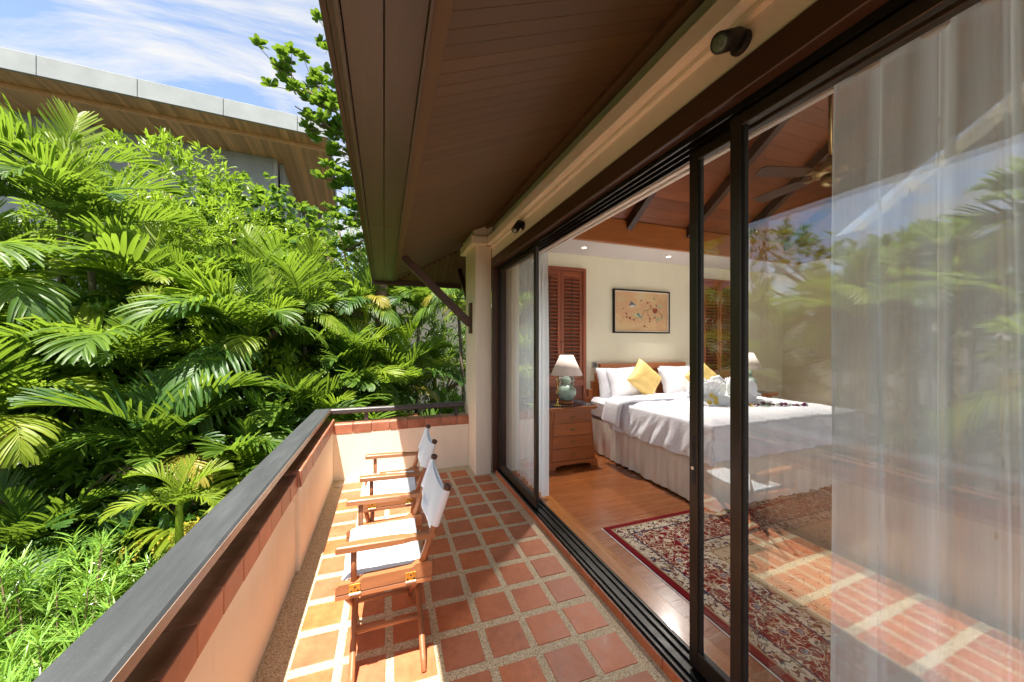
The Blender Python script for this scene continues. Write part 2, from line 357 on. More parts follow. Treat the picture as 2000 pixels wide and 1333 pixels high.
def at(o, parent, p):          # place a child at world point p (parents are unrotated)
    q = parent; off = Vector((0, 0, 0))
    while q: off += q.location; q = q.parent
    o.location = Vector(p) - off; return o

# ================================================================ ground
g = MB(); g.grid(60, 60, lambda u, v: (-140+280*u, -140+280*v, -3.2 + .25*mnoise.noise(Vector((u*40, v*40, 0))) + max(0, ((v*280-140)-14))*.22))
plain('soil', (.03, .028, .016), .95, .4, 2, 20, .6, coords='Position', dist=.05)
tag(g.build('ground', 'soil', smooth=True), kind='structure')

# ================================================================ balcony floor
fl = MB().box(-.70, 1.262, -1.9, 4.50, -.22, 0).build('balcony_floor', 'pebble'); tag(fl, 'pebble-washed balcony floor set with square terracotta tiles', None, kind='structure')
tme = MB().box(-.099, .099, -.099, .099, -.012, .003, .003).mesh('tile'); tme.materials.append(M['terracotta'])
for i in range(7):
    for r_ in range(-13, 12):
        if i == 0 and r_ > 10: continue
        cx = .9885 + .099 - .236*i; cy = 1.4237 + .099 + .245*r_ - .03*(cx-1.1)
        link('tile', tme, None, fl, (cx + rnd.uniform(-.002, .002), cy + rnd.uniform(-.002, .002), rnd.uniform(-.001, .001)), (0, 0, -.015 + rnd.uniform(-.008, .008)), (rnd.uniform(.985, 1.0), rnd.uniform(.985, 1.0), 1))
dr = thing('floor_drain', 'round steel drain grate in the corner of the pebble floor', 'drain', (-.47, 4.32, 0)); MB().lathe([(.048, .001), (.05, .006), (.042, .008)], 20).build('ring', 'steel', dr)
for k in range(5): MB().box(-.036, .036, -.003+(k-2)*.015, .003+(k-2)*.015, .003, .0065).build('bar', 'steel', dr)

# ================================================================ parapet
pw = thing('parapet_wall', 'cream plaster balcony parapet capped with terracotta tiles', 'wall', (-.65, 2, 0))
wb(MB().box(-.735, -.572, -1.9, 2.80, -3.3, .55, .004), 'wall', 'plaster', pw)
wb(MB().box(-.735, -.548, 2.80, 4.52, -3.3, .575, .004), 'pier', 'plaster', pw)
wb(MB().box(-.735, 1.03, 4.492, 4.66, -3.3, .54, .004), 'end_wall', 'plaster', pw)
cap_top = MB().box(-.101, .101, -.0975, .0975, -.008, .008, .004).mesh('cap_tile'); cap_top.materials.append(M['terracotta_cap'])
cap_face = MB().box(-.007, .007, -.0975, .0975, -.056, .056, .004).mesh('cap_tile'); cap_face.materials.append(M['terracotta_cap'])
cap_facey = MB().box(-.0995, .0995, -.007, .007, -.053, .053, .004).mesh('cap_tile'); cap_facey.materials.append(M['terracotta_cap'])
cap_topy = MB().box(-.0995, .0995, -.096, .096, -.008, .008, .004).mesh('cap_tile'); cap_topy.materials.append(M['terracotta_cap'])
y = 2.70
wb(MB().box(-.75, -.578, -1.9, 2.797, .55, .652), 'cap_core', 'plaster', pw); wb(MB().box(-.75, -.553, 2.803, 4.50, .575, .677), 'cap_core', 'plaster', pw); wb(MB().box(-.70, 1.028, 4.503, 4.66, .54, .628), 'cap_core', 'plaster', pw)
while y > -1.9:
    at(link('cap_tile', cap_top, None, pw), pw, (-.662, y, .660 + rnd.uniform(-.001, .001))); at(link('cap_tile', cap_face, None, pw), pw, (-.570 + rnd.uniform(-.0015, .0015), y, .607)); y -= .198
y = 2.902
while y < 4.5:
    at(link('cap_tile', cap_top, None, pw), pw, (-.640, y, .685 + rnd.uniform(-.001, .001))); at(link('cap_tile', cap_face, None, pw), pw, (-.545 + rnd.uniform(-.0015, .0015), y, .632)); y += .198
o = link('cap_tile', MB().box(-.095, .095, -.006, .006, -.055, .055, .003).mesh('cap_tile'), 'terracotta_cap', pw); at(o, pw, (-.648, 2.797, .632))
x = -.44
for k in range(8):
    at(link('cap_tile', cap_facey, None, pw), pw, (x, 4.495 + rnd.uniform(-.0015, .0015), .588)); at(link('cap_tile', cap_topy, None, pw), pw, (x, 4.586, .637 + rnd.uniform(-.001, .001))); x += .203

hr = thing('handrail', 'dark grey flat-topped metal handrail above the balcony parapet', 'handrail', (-.65, 2, .66))
wb(MB().box(-.742, -.576, -1.9, 4.555, .768, .822, .011), 'rail', 'rail_paint', hr)
wb(MB().box(-.5765, -.5745, -1.9, 4.553, .776, .813), 'bounce_tint_face', 'rail_bounce_tint', hr)  # thin strip on the dark rail, glow from the tiles painted as lighter colour
wb(MB().box(-.742, .992, 4.556, 4.64, .748, .808, .011), 'end_rail', 'rail_side', hr)
for yy in (-.9, .15, 1.16, 2.72, 2.88, 4.40): wb(MB().box(-.70, -.655, yy-.02, yy+.02, .664 if yy < 2.8 else .69, .767, .003), 'post', 'rail_side', hr)
for xx in (-.2, .885): wb(MB().box(xx-.022, xx+.022, 4.575, 4.62, .642, .75, .003), 'post', 'rail_side', hr)

# ================================================================ house front: column, lintel, cornice
hc = thing('corner_column', 'cream square corner column with a moulded capital beside the door', 'column', (1.13, 4.35, 0))
wb(MB().box(1.03, 1.225, 4.12, 4.66, -3.3, 2.752, .006), 'shaft', 'plaster', hc); wb(MB().box(.965, 1.162, 4.06, 4.72, 2.752, 2.85, .006), 'capital', 'plaster', hc); wb(MB().box(1.0, 1.24, 4.10, 4.70, 2.85, 3.2), 'neck', 'plaster', hc)
hb = thing('cornice_beam', 'long cream plaster beam with a stepped cornice over the sliding doors', 'beam', (1.25, 2, 2.6))
wb(MB().box(1.23, 1.42, -2.2, 4.12, 2.605, 2.752, .004), 'frieze', 'plaster_beam', hb)
wb(MB().box(1.207, 1.42, -2.2, 4.10, 2.722, 2.7525, .006), 'bead', 'plaster_beam', hb)
wb(MB().box(1.163, 1.42, -2.2, 4.10, 2.753, 2.85, .006), 'cornice', 'plaster_beam', hb); wb(MB().box(1.255, 1.42, -2.2, 4.10, 2.851, 3.3), 'upper_wall', 'plaster_beam', hb)
df = thing('door_frame', 'dark brown timber frame round the wide balcony doorway', 'door frame', (1.3, 2.6, .05))
wb(MB().box(1.222, 1.42, -2.2, 4.115, 2.49, 2.603, .004), 'head', 'dark_wood', df); wb(MB().box(1.226, 1.42, 4.05, 4.117, .02, 2.489, .004), 'jamb', 'dark_wood_z', df)
for k, (xa, xb) in enumerate(((1.272, 1.282), (1.315, 1.322), (1.355, 1.362), (1.40, 1.41))): wb(MB().box(xa, xb, -2.2, 4.045, 2.462, 2.489), 'top_track', 'track_metal', df)
th = thing('threshold', 'low terracotta step with a black sliding-door track on it', 'threshold', (1.33, 2.4, 0))
sme = MB().box(-.006, .006, -.148, .148, -.026, .026, .003).mesh('riser_tile'); sme.materials.append(M['terracotta'])
y = 3.9
while y > -1.9: at(link('riser_tile', sme, None, th), th, (1.262, y, .026)); y -= .3
wb(MB().box(1.267, 1.43, -2.2, 4.05, -.2, .050), 'sill', 'plaster', th); wb(MB().box(1.270, 1.43, -2.2, 4.05, .050, .058), 'track_bed', 'track_metal', th)
for xa in (1.272, 1.306, 1.362, 1.404): wb(MB().box(xa, xa+.006, -2.2, 4.05, .058, .070, .001), 'track_rib', 'track_metal', th)

def door_panel(y0, y1, x, label, lock=False):
    d = thing('sliding_door', label, 'door', (x, (y0+y1)/2, .07), 'sliding glass doors of the bedroom')
    z0, z1, s, t = .071, 2.462, .047, .017
    a = wb(MB().box(x-t, x+t, y1-s, y1, z0, z1, .003), 'stile', 'bronze', d); b = wb(MB().box(x-t, x+t, y0, y0+s, z0, z1, .003), 'stile', 'bronze', d)
    wb(MB().box(x-t+.001, x+t-.001, y0+s, y1-s, z0, z0+.085, .003), 'bottom_rail', 'bronze', d); wb(MB().box(x-t+.001, x+t-.001, y0+s, y1-s, z1-.05, z1, .003), 'top_rail', 'bronze', d)
    for (ya, yb) in ((y0+s, y0+s+.012), (y1-s-.012, y1-s)): wb(MB().box(x-.009, x+.009, ya, yb, z0+.085, z1-.05), 'gasket', 'black_rubber', d)
    me = MB().add([(x, y0+s, z0+.085), (x, y1-s, z0+.085), (x, y1-s, z1-.05), (x, y0+s, z1-.05)], [(0, 1, 2, 3)])
    wb(me, 'glass_pane', 'pane_glass', d)
    if lock:
        p = wb(MB().box(x-t-.003, x-t+.002, y1-.037, y1-.015, .92, 1.14, .003), 'latch_plate', 'black_rubber', d)
        wb(MB().box(x-t-.005, x-t-.002, y1-.032, y1-.020, 1.03, 1.115, .001), 'pull', 'track_metal', d)
        wb(MB().tube([(x-t-.008, y1-.026, .995), (x-t, y1-.026, .995)], .008, 12), 'key_cylinder', 'steel', d)
    return d
door_panel(2.94, 4.048, 1.310, 'glass sliding door panel standing beside the cream corner column')
door_panel(.14, 1.279, 1.366, 'glass sliding door panel with the lock on its leading stile', True)
door_panel(-.06, 1.027, 1.310, 'glass sliding door panel without a lock, parked over the locking panel')

# ================================================================ eave
ev = thing('roof_eave', 'deep timber roof overhang with a boarded brown soffit', 'roof', (0, 2, 2.55))
ex0, ez0, sl_ = .185, 2.575, .42
def sz(x): return ez0 + sl_*(x-ex0)
pwid = .0675; ya = -1.9; k = 0
while ya < 5.86:
    yb = ya + pwid - .0022
    xe = min(1.30, ex0 + max(.0, 5.86-(ya+yb)/2) )
    if xe > ex0+.02:
        a = [(ex0, ya, sz(ex0)), (xe, ya, sz(xe)), (xe, yb, sz(xe)), (ex0, yb, sz(ex0))]
        if xe < 1.30: a[1] = (ex0+5.86-ya, ya, sz(ex0+5.86-ya)); a[2] = (ex0+5.86-yb, yb, sz(ex0+5.86-yb))
        o = MB().add([Vector(p) for p in a] + [Vector(p) + Vector((0, 0, .02)) for p in a], [(3, 2, 1, 0), (4, 5, 6, 7), (0, 1, 5, 4), (1, 2, 6, 5), (2, 3, 7, 6), (3, 0, 4, 7)])
        wb(o, 'soffit_board', 'soffit_wood', ev)
    ya += pwid; k += 1
x = ex0
while x < 3.2:                       # boards of the end eave beyond the column
    xb = x + .0675 - .0035; y_in = max(4.70, 5.86-(x-ex0))
    a = [(x, y_in, ez0+sl_*(5.86-y_in)), (xb, y_in, ez0+sl_*(5.86-y_in)), (xb, 5.86, ez0), (x, 5.86, ez0)]
    wb(MB().add([Vector(p) for p in a] + [Vector(p) + Vector((0, 0, .02)) for p in a], [(3, 2, 1, 0), (4, 5, 6, 7), (0, 1, 5, 4), (1, 2, 6, 5), (2, 3, 7, 6), (3, 0, 4, 7)]), 'soffit_board', 'soffit_wood', ev); x += .0675
wb(MB().add([(ex0-.1, -1.95, sz(ex0)+.022), (1.9, -1.95, sz(1.9)+.022), (1.9, 4.2, sz(1.9)+.022), (ex0-.1, 5.95, sz(ex0)+.022)], [(0, 1, 2, 3)]), 'sarking', 'dark_wood', ev)
wb(MB().add([(ex0-.1, 5.95, ez0+.022), (1.9, 4.2, sz(1.9)+.022), (4.2, 4.2, sz(1.9)+.022), (4.2, 5.95, ez0+.022)], [(0, 1, 2, 3)]), 'sarking', 'dark_wood', ev)
# trim at the wall and at the eave, flat soffit boards of the box eave, fascia and drip
wb(MB().prism([(1.15, sz(1.15)-.004), (1.25, sz(1.25)-.004), (1.25, sz(1.25)-.03), (1.15, sz(1.15)-.03)], -1.9, 4.10), 'wall_trim', 'soffit_wood', ev)
wb(MB().box(.136, .192, -1.9, 5.88, 2.556, 2.60, .003), 'eave_trim', 'soffit_wood', ev)
wb(MB().box(.124, .137, -1.9, 5.88, 2.535, 2.62, .002), 'eave_lip', 'fascia_wood', ev)
for (a, b) in ((-.118, -.0015), (.0015, .123)):
    for (ya, yb) in ((-1.9, 3.115), (3.12, 5.88)): wb(MB().box(a, b, ya, yb, 2.548, 2.572, .002), 'flat_board', 'fascia_wood', ev)
wb(MB().box(-.137, -.120, -1.9, 5.885, 2.535, 2.70, .003), 'fascia', 'fascia_wood', ev); wb(MB().box(-.157, -.1375, -1.9, 5.885, 2.56, 2.72, .003), 'fascia', 'dark_wood', ev)
wb(MB().box(-.181, -.1575, -1.9, 5.885, 2.575, 2.73, .004), 'drip_board', 'dark_wood', ev)
wb(MB().box(-.18, 3.2, 5.886, 5.92, 2.50, 2.70, .003), 'end_fascia', 'dark_wood_x', ev)
wb(MB().add([(-.2, -1.95, 2.74), (2.2, -1.95, 3.74), (2.2, 3.6, 3.74), (-.2, 5.95, 2.74)], [(0, 1, 2, 3)]), 'roof_covering', 'slate', ev)
wb(MB().add([(-.2, 5.95, 2.741), (2.2, 3.6, 3.741), (4.4, 3.6, 3.741), (4.4, 5.95, 2.741)], [(0, 1, 2, 3)]), 'roof_covering', 'slate', ev)
br = thing('eave_bracket', 'dark timber strut bracing the eave from the corner column', 'bracket', (1.03, 4.33, 1.72))
d = Vector((-.83, 0, .80)); L = d.length
mt = Matrix.Translation(Vector((.60, 4.33, 2.215))) @ Matrix.Rotation(math.atan2(.80, .83), 4, 'Y') @ Matrix.Identity(4)
wb(MB().box(-L/2, L/2, -.035, .035, -.045, .045, .004, mat=mt), 'strut', 'dark_wood_x', br); wb(MB().box(1.002, 1.031, 4.28, 4.38, 1.70, 2.08, .005), 'wall_plate', 'dark_wood_z', br)
# far strut of the end eave
br = thing('end_eave_bracket', 'dark timber strut under the end eave behind the corner column', 'bracket', (1.1, 4.66, 2.0))
wb(MB().tube([(1.12, 4.66, 1.95), (1.12, 5.5, 2.72)], .045, 4), 'strut', 'dark_wood', br)

def spot_lamp(p, tilt, label):
    l = thing('wall_spotlight', label, 'spotlight', p, 'spotlights on the cream beam')
    MB().lathe([(.036, 0), (.040, .003), (.040, .012), (.030, .020), (.012, .022)], 20).build('base', 'lamp_metal', l, True).rotation_euler = (0, -R(90), 0)
    MB().tube([(-.015, 0, 0), (-.05, 0, -.002)], .009, 10).build('arm', 'lamp_metal', l, True)
    dr_ = Vector(tilt).normalized(); q = dr_.to_track_quat('Z', 'Y').to_matrix().to_4x4(); q.translation = Vector((-.058, 0, -.004)) - dr_*.045
    b = MB(); b.lathe([(.012, -.012), (.030, -.006), (.033, 0), (.033, .12), (.030, .122)], 20); b.v = [tuple(q @ Vector(v)) for v in b.v]; hd = b.build('lamp_head', 'lamp_metal', l, True)
    b = MB(); b.lathe([(.0285, .1225), (.020, .126), (.004, .127)], 18); b.v = [tuple(q @ Vector(v)) for v in b.v]; b.build('lens', 'lens_glass', hd, True)
spot_lamp((1.228, 3.07, 2.672), (-.55, -.35, -.75), 'small black wall spotlight near the corner column, tilted down')
spot_lamp((1.228, .925, 2.665), (-.85, -.12, -.48), 'black wall spotlight at the end away from the column, pointing out over the floor')

# ================================================================ bedroom shell
ZF = .06
rf = MB().box(1.43, 7.1, -2.3, 4.6, -.2, ZF-.012).build('room_floor', 'dark_wood'); tag(rf, 'polished red-brown timber bedroom floor', None, kind='structure')
def plank(x0, x1, y0, y1, mat):
    o = MB().box(x0+.0003, x1-.0003, y0+.0003, y1-.0003, ZF-.012, ZF, .0004); c = ((x0+x1)/2, (y0+y1)/2, 0)
    o.v = [(a-c[0], b-c[1], z) for a, b, z in o.v]; o.build('plank', mat, rf, loc=c)
plank(1.431, 1.56, -2.25, .9, 'room_floor_wood_y'); plank(1.431, 1.56, .9, 4.5, 'room_floor_wood_y')
y = 4.5; k = 0
while y > -1.2:
    xs = [1.56] + sorted(1.56 + v for v in ((.55 + (k*.83) % 1.9), (.55 + (k*.83) % 1.9 + 1.9), (.55+(k*.83) % 1.9+3.8)) if v < 5.2) + [7.05]
    for a, b in zip(xs, xs[1:]): plank(a, b, y-.115, y, 'room_floor_wood')
    y -= .115; k += 1
plank(1.56, 7.05, -2.25, y, 'room_floor_wood')
YB = 4.52
def wall(name, mb, label, mat='room_paint'): return tag(mb.build(name, mat), label, 'wall')
wall('headboard_wall', MB().box(1.43, 7.2, YB, 4.66, -.2, 2.872), 'pale cream bedroom wall behind the bed').__setitem__('kind', 'structure')
wall('right_wall', MB().box(7.05, 7.2, 1.4, YB, -.2, 2.872).box(7.05, 7.2, -2.3, 1.4, -.2, .15).box(7.05, 7.2, -2.3, 1.4, 2.6, 2.872), 'pale cream bedroom side wall').__setitem__('kind', 'structure')
tag(MB().box(1.43, 1.50, 3.95, YB, ZF, 2.6).build('door_return_wall', 'room_paint'), kind='structure')
tag(MB().box(1.421, 7.2, 3.86, 4.66, 2.874, 2.95).box(6.35, 7.2, -2.3, 3.86, 2.874, 2.95).build('cove', 'cove_paint'), kind='structure')
wb(MB().box(1.425, 6.40, 3.80, 3.859, 2.862, 3.17, .004), 'perimeter_beam', 'beam_wood', None); tag(bpy.data.objects['perimeter_beam'], 'reddish timber beam along the top of the bedroom wall', 'beam', 'perimeter beams of the bedroom ceiling')
o = MB().box(6.31, 6.349, -2.3, 3.798, 2.862, 3.17, .004).build('perimeter_beam', 'ceiling_wood_y'); tag(o, 'reddish timber beam above the side wall of the bedroom', 'beam', 'perimeter beams of the bedroom ceiling')
# ceiling: sloping boards rising from the beam, rafters under them
ce = thing('ceiling', 'dark red boarded vaulted ceiling of the bedroom', None, (3.8, 2, 3.2)); ce['kind'] = 'structure'; del ce['label']
def cz(y): return 3.16 + (3.84-y)*.70
y = 3.86
while y > 1.0:
    yb = y-.113; hx0 = 1.3 + max(0, (3.84-y))*.0
    wb(MB().add([(1.425, y, cz(y)), (6.9, y, cz(y)), (6.9, yb, cz(yb)), (1.425, yb, cz(yb)), (1.425, y, cz(y)+.02), (6.9, y, cz(y)+.02), (6.9, yb, cz(yb)+.02), (1.425, yb, cz(yb)+.02)], [(0, 1, 2, 3), (4, 5, 6, 7), (0, 1, 5, 4), (2, 3, 7, 6), (0, 3, 7, 4), (1, 2, 6, 5)]), 'ceiling_board', 'ceiling_wood', ce); y -= .116
yr = y; zr = cz(y); cz2 = zr - (yr+2.4)*.6
wb(MB().add([(1.41, yr, zr), (6.95, yr, zr), (6.95, -2.4, cz2), (1.41, -2.4, cz2)], [(0, 1, 2, 3)]), 'back_slope', 'ceiling_wood', ce)
for xx in (2.0, 3.0, 4.0, 5.0, 6.0):
    a = [(xx-.04, 3.80, cz(3.80)-.14), (xx+.04, 3.80, cz(3.80)-.14), (xx+.04, yr, zr-.14), (xx-.04, yr, zr-.14)]
    wb(MB().add(a + [(p[0], p[1], p[2]+.137) for p in a], [(0, 1, 2, 3), (4, 5, 6, 7), (0, 1, 5, 4), (1, 2, 6, 5), (2, 3, 7, 6), (3, 0, 4, 7)]), 'rafter', 'rafter_wood', ce)
for xx in (1.35, 6.95): wb(MB().prism([(3.9, 3.0), (yr, zr+.06), (-2.4, cz2+.05), (-2.4, 3.0)], xx, xx+.06, 'x'), 'gable', 'room_paint', ce)
wb(MB().box(1.42, 6.9, yr-.05, yr+.05, zr-.2, zr-.01), 'ridge_beam', 'rafter_wood', ce)
for xx, yy, lb in ((2.55, 4.17, 'round recessed downlight above the shutters behind the lamp'), (4.0, 4.17, 'round recessed downlight above the painting'), (5.5, 4.17, 'round recessed downlight above the shutters behind the glass')):
    dl = thing('downlight', lb, 'downlight', (xx, yy, 2.872), 'recessed downlights of the bedroom')
    MB().lathe([(.028, .0), (.045, -.005), (.050, -.002), (.050, .0)], 24, cap=False).build('rim', 'white_paint', dl, True); MB().lathe([(.026, -.002), (.012, -.003), (.002, -.0035)], 18).build('bulb', 'downlight_glow', dl, True)
    L_ = bpy.data.lights.new('downlight_lamp', 'SPOT'); L_.energy = 70; L_.color = (1, .95, .89); L_.spot_size = R(100); L_.spot_blend = 1; L_.shadow_soft_size = .05
    lo = bpy.data.objects.new('lamp', L_); COL.objects.link(lo); lo.parent = dl; lo.location = (0, -.02, -.02); lo.rotation_euler = (R(-28), 0, 0)
cr_ = thing('curtain_rail', 'white double curtain track running above the balcony doors inside', 'curtain rail', (1.5, 2, 2.45))
wb(MB().box(1.43, 1.56, -2.2, 4.0, 2.50, 2.60), 'pelmet', 'white_paint', cr_)
for xx in (1.455, 1.505): wb(MB().box(xx, xx+.028, -2.2, 3.98, 2.478, 2.50, .003), 'track', 'white_paint', cr_)

plain('bounce_deck_pale', (.72, .68, .60), .8, .08, 1.5, 30, .2, coords='Position')
tag(MB().box(1.44, 12, -8, -2.32, -.2, .04).box(7.22, 12, -2.30, 6, -.2, .04).build('added_bounce_deck', 'bounce_deck_pale'), kind='structure')  # unseen pale slabs, added outside to bounce sunlight into the bedroom
# ================================================================ director chairs
def make_chair(loc, label, seed):
    rr = random.Random(seed)
    ch = thing('folding_chair', label, 'chair', loc, 'wooden folding chairs on the balcony')
    W_ = .25
    for s in (-1, 1):
        yy = s*W_
        # upper side rail with scooped ends, lower rail under it
        pr = [(-.205, .440), (.215, .440), (.220, .447), (.220, .505), (.207, .512), (.150, .512), (.125, .497), (-.090, .497), (-.108, .482), (-.190, .482), (-.205, .472)]
        MB().prism(pr, yy-.019, yy+.019).build('side_rail', 'teak', ch)
        MB().box(-.208, .222, yy-.018, yy+.018, .412, .437, .004).build('lower_rail', 'teak', ch)
        for hx in (-.125, .120):
            hg = MB().box(hx-.024, hx+.024, yy+s*.0195, yy+s*.0215, .437, .478, .001).build('hinge', 'brass_worn', ch)
            for k in range(5): MB().tube([(hx-.024+k*.0097, yy+s*.023, .434), (hx-.024+k*.0097+.0088, yy+s*.023, .434)], .0048, 8).build('knuckle', 'steel', hg)
            for (a, b) in ((-.014, .010), (.014, .010), (0, .026)): MB().lathe([(.0045, 0), (.003, .0016)], 10).build('screw', 'lamp_metal', hg, loc=(hx+a, yy+s*.0214, .437+b)).rotation_euler = (-s*R(90), 0, 0)
        # front post, arm, back post with ferrule and cap
        MB().tube([(-.130, yy, .476), (-.130, yy, .628)], .0135, 12).build('arm_post', 'teak_z', ch, True)
        a = MB(); st = [(-.205, .020, .030), (-.198, .024, .030), (-.10, .028, .030), (.02, .027, .030), (.09, .024, .028), (.125, .017, .026), (.19, .015, .026), (.236, .015, .026)]
        vs = []; fs = []
        for (x, wd, t) in st:
            zt = .655 - .012*((x+.2)/.44)**2 if x < 0 else .655-.003-.010*x/.23
            for (yy2, zz) in ((-wd, zt-t), (wd, zt-t), (wd, zt-.005), (wd-.005, zt), (-wd+.005, zt), (-wd, zt-.005)): vs.append((x, yy+yy2, zz))
        n = 6
        for i in range(len(st)-1):
            for k in range(n): k2 = (k+1) % n; fs.append((i*n+k, i*n+k2, (i+1)*n+k2, (i+1)*n+k))
        fs += [tuple(range(n)), tuple((len(st)-1)*n+k for k in range(n))]
        a.add(vs, fs); a.build('armrest', 'teak', ch)
        p0, p1 = Vector((.172, yy, .495)), Vector((.298, yy, .852)); dd = (p1-p0)
        MB().tube([p0+dd*t for t in (0, .3, .6, 1)], [.0165, .0165, .0155, .0145], 12).build('back_post', 'teak_z', ch, True)
        MB().tube([p0+dd*.56, p0+dd*.60], .0178, 12).build('ferrule', 'brass_worn', ch, True)
        MB().tube([p1-dd*.02, p1+dd*.01, p1+dd*.03, p1+dd*.045], [.018, .021, .019, .010], 12).build('post_cap', 'dark_wood_z', ch, True)
        MB().tube([p0+dd*t for t in (.50, .75, .965)], [.0215, .0205, .0200], 14, cap=False).build('back_sleeve', 'canvas', ch, True)
        # crossing legs: from the foot on this side up to the other rail
        dx_ = .012 if s < 0 else -.016
        for fx, tx in ((-.152+dx_, -.152+dx_), (.178+dx_, .168+dx_)):
            f0, t0 = Vector((fx + (.0 if fx < 0 else -.01), s*.292, .0)), Vector((tx, -s*.238, .418))
            MB().tube([f0.lerp(t0, t) for t in (0, .08, .5, 1)], [.012, .0145, .0155, .0145], 12).build('leg', 'teak_z', ch, True)
        a, b = Vector((-.150+dx_, s*.292, 0)).lerp(Vector((-.15, -s*.238, .418)), .34), Vector((.172+dx_, s*.292, 0)).lerp(Vector((.17, -s*.238, .418)), .34)
        MB().tube([a, b], .0125, 10).build('rung', 'teak', ch, True)
    # canvas seat: sagging sling with a loose front hem
    def seat(u, v):
        x = -.185 + .365*u; yv = -W_+.012 + (2*W_-.024)*v
        sag = .030*(1-(2*v-1)**2)*(.7+.3*u); edge = .0
        zz = .494 - sag + .003*mnoise.noise(Vector((x*14+seed, yv*10, 0)))
        if u < .10: zz -= (.10-u)*.16*(1 + .8*(v < .12)); x += .004*math.sin(v*9)
        return (x, yv, zz)
    o = MB().grid(26, 26, seat).build('seat_canvas', 'canvas', ch, True); solid(o, .004)
    def flap(u, v): return (-.185-.010*u+.01*v, -W_+.012+(2*W_-.024)*v, .475-.020*(1-(2*v-1)**2)-.055*u*(1-.5*v))
    solid(MB().grid(4, 16, flap).build('front_hem', 'canvas', ch, True), .003)
    # canvas back: slack sheet hung between the two sleeves
    def back(u, v):
        t = .965 - .50*v; p = Vector((.172, 0, .495)) + Vector((.126, 0, .357))*t
        yv = -W_ + 2*W_*u; k = 1-(2*u-1)**2
        xx = p.x - .016*k*(.4+.7*v) + .008*math.sin(u*11+v*4+seed)*k*v - .006
        zz = p.z - .030*k*(1-v*.3) - .015*v*math.sin(u*6.0+seed)*(1 if v > .8 else .2)
        return (xx, yv, zz)
    solid(MB().grid(28, 16, back).build('back_canvas', 'canvas', ch, True), .004)
    def back2(u, v):
        t = .95 - (.46+.12*math.sin(u*3.1))*v; p = Vector((.172, 0, .495)) + Vector((.126, 0, .357))*t
        k = 1-(2*u-1)**2
        return (p.x + .010*k*(.6+.6*v) + .008*v*math.sin(u*8+seed), -W_ + 2*W_*u, p.z - .034*k*(.6+.2*v))
    solid(MB().grid(28, 14, back2).build('back_canvas_rear', 'canvas', ch, True), .004)
    return ch
make_chair((0, 2.02, .003), 'folding teak armchair with white canvas, the one away from the end wall', 1)
c2 = make_chair((.055, 2.875, .003), 'folding teak armchair with white canvas, the one nearer the end wall', 5)
c2.rotation_euler = (0, 0, R(-1.5))

# ================================================================ bed
BX0, BX1, BY0, BY1 = 2.76, 4.84, 2.36, 4.40
bed = thing('bed', 'wide hotel bed with pleated cream skirt and stepped timber headboard', 'bed', (3.8, 3.4, ZF))
wb(MB().box(BX0+.03, BX1-.03, BY0+.03, BY1, .12, .52), 'base', 'skirt_cloth', bed)
mt_ = wb(MB().box(BX0+.01, BX1-.01, BY0+.02, BY1, .521, .808, .05), 'mattress', 'linen', bed); mt_.data.polygons.foreach_set('use_smooth', [False]*len(mt_.data.polygons))
# skirt: pleated cloth along the sides and foot
per = []
def edge(p, q, n):
    for i in range(n): per.append((Vector(p).lerp(Vector(q), i/n), (Vector(q)-Vector(p)).normalized()))
edge((BX0, BY1), (BX0, BY0), 190); edge((BX0, BY0), (BX1, BY0), 190); edge((BX1, BY0), (BX1, BY1), 150)
vs = []; fs = []; nz = 5
for i, (p, d_) in enumerate(per):
    nn = Vector((d_.y, -d_.x)); s_ = i*.0109
    for k in range(nz+1):
        t = k/nz; am = .004 + .014*t
        wv = am*.8*math.sin(s_*48 + 5.0*mnoise.noise(Vector((s_*3.3, 0, 3))))*(.35+.9*abs(mnoise.noise(Vector((s_*4, 2, 8))))*1.6) + .026*t*mnoise.noise(Vector((s_*13, t*1.6, 0))) + .006*mnoise.noise(Vector((s_*60, t*2, 1)))
        q = p + nn*(-wv + .004) * (-1 if False else 1)
        q = p - nn*(wv + .003 + .012*t)*-1
        vs.append((q.x, q.y, .530 - (.530-ZF-.018)*t + (.006*mnoise.noise(Vector((s_*14, 5, 0))) if k == nz else 0)))
for i in range(len(per)-1):
    for k in range(nz): fs.append((i*(nz+1)+k, (i+1)*(nz+1)+k, (i+1)*(nz+1)+k+1, i*(nz+1)+k+1))
wb(MB().add(vs, fs), 'skirt', 'skirt_cloth', bed, True)
hbd = MB().box(2.99, 4.61, 4.44, 4.50, ZF, 1.275, .004)
hb_ = wb(hbd, 'headboard', 'furniture_wood', bed)
for k in range(4):
    for s in (-1, 1):
        xc = 3.80 + s*(.81+.065*k + .0325); wb(MB().box(xc-.0323, xc+.0323, 4.443+.003*k, 4.50, ZF, 1.14-.115*k, .003), 'step', 'furniture_wood_z', hb_)
wb(MB().box(2.995, 4.605, 4.425, 4.442, 1.18, 1.27, .004), 'top_rail', 'furniture_wood', hb_)
for a in (3.02, 3.55, 4.08): wb(MB().box(a, a+.50, 4.428, 4.441, .72, 1.13, .004), 'panel', 'furniture_wood', hb_)
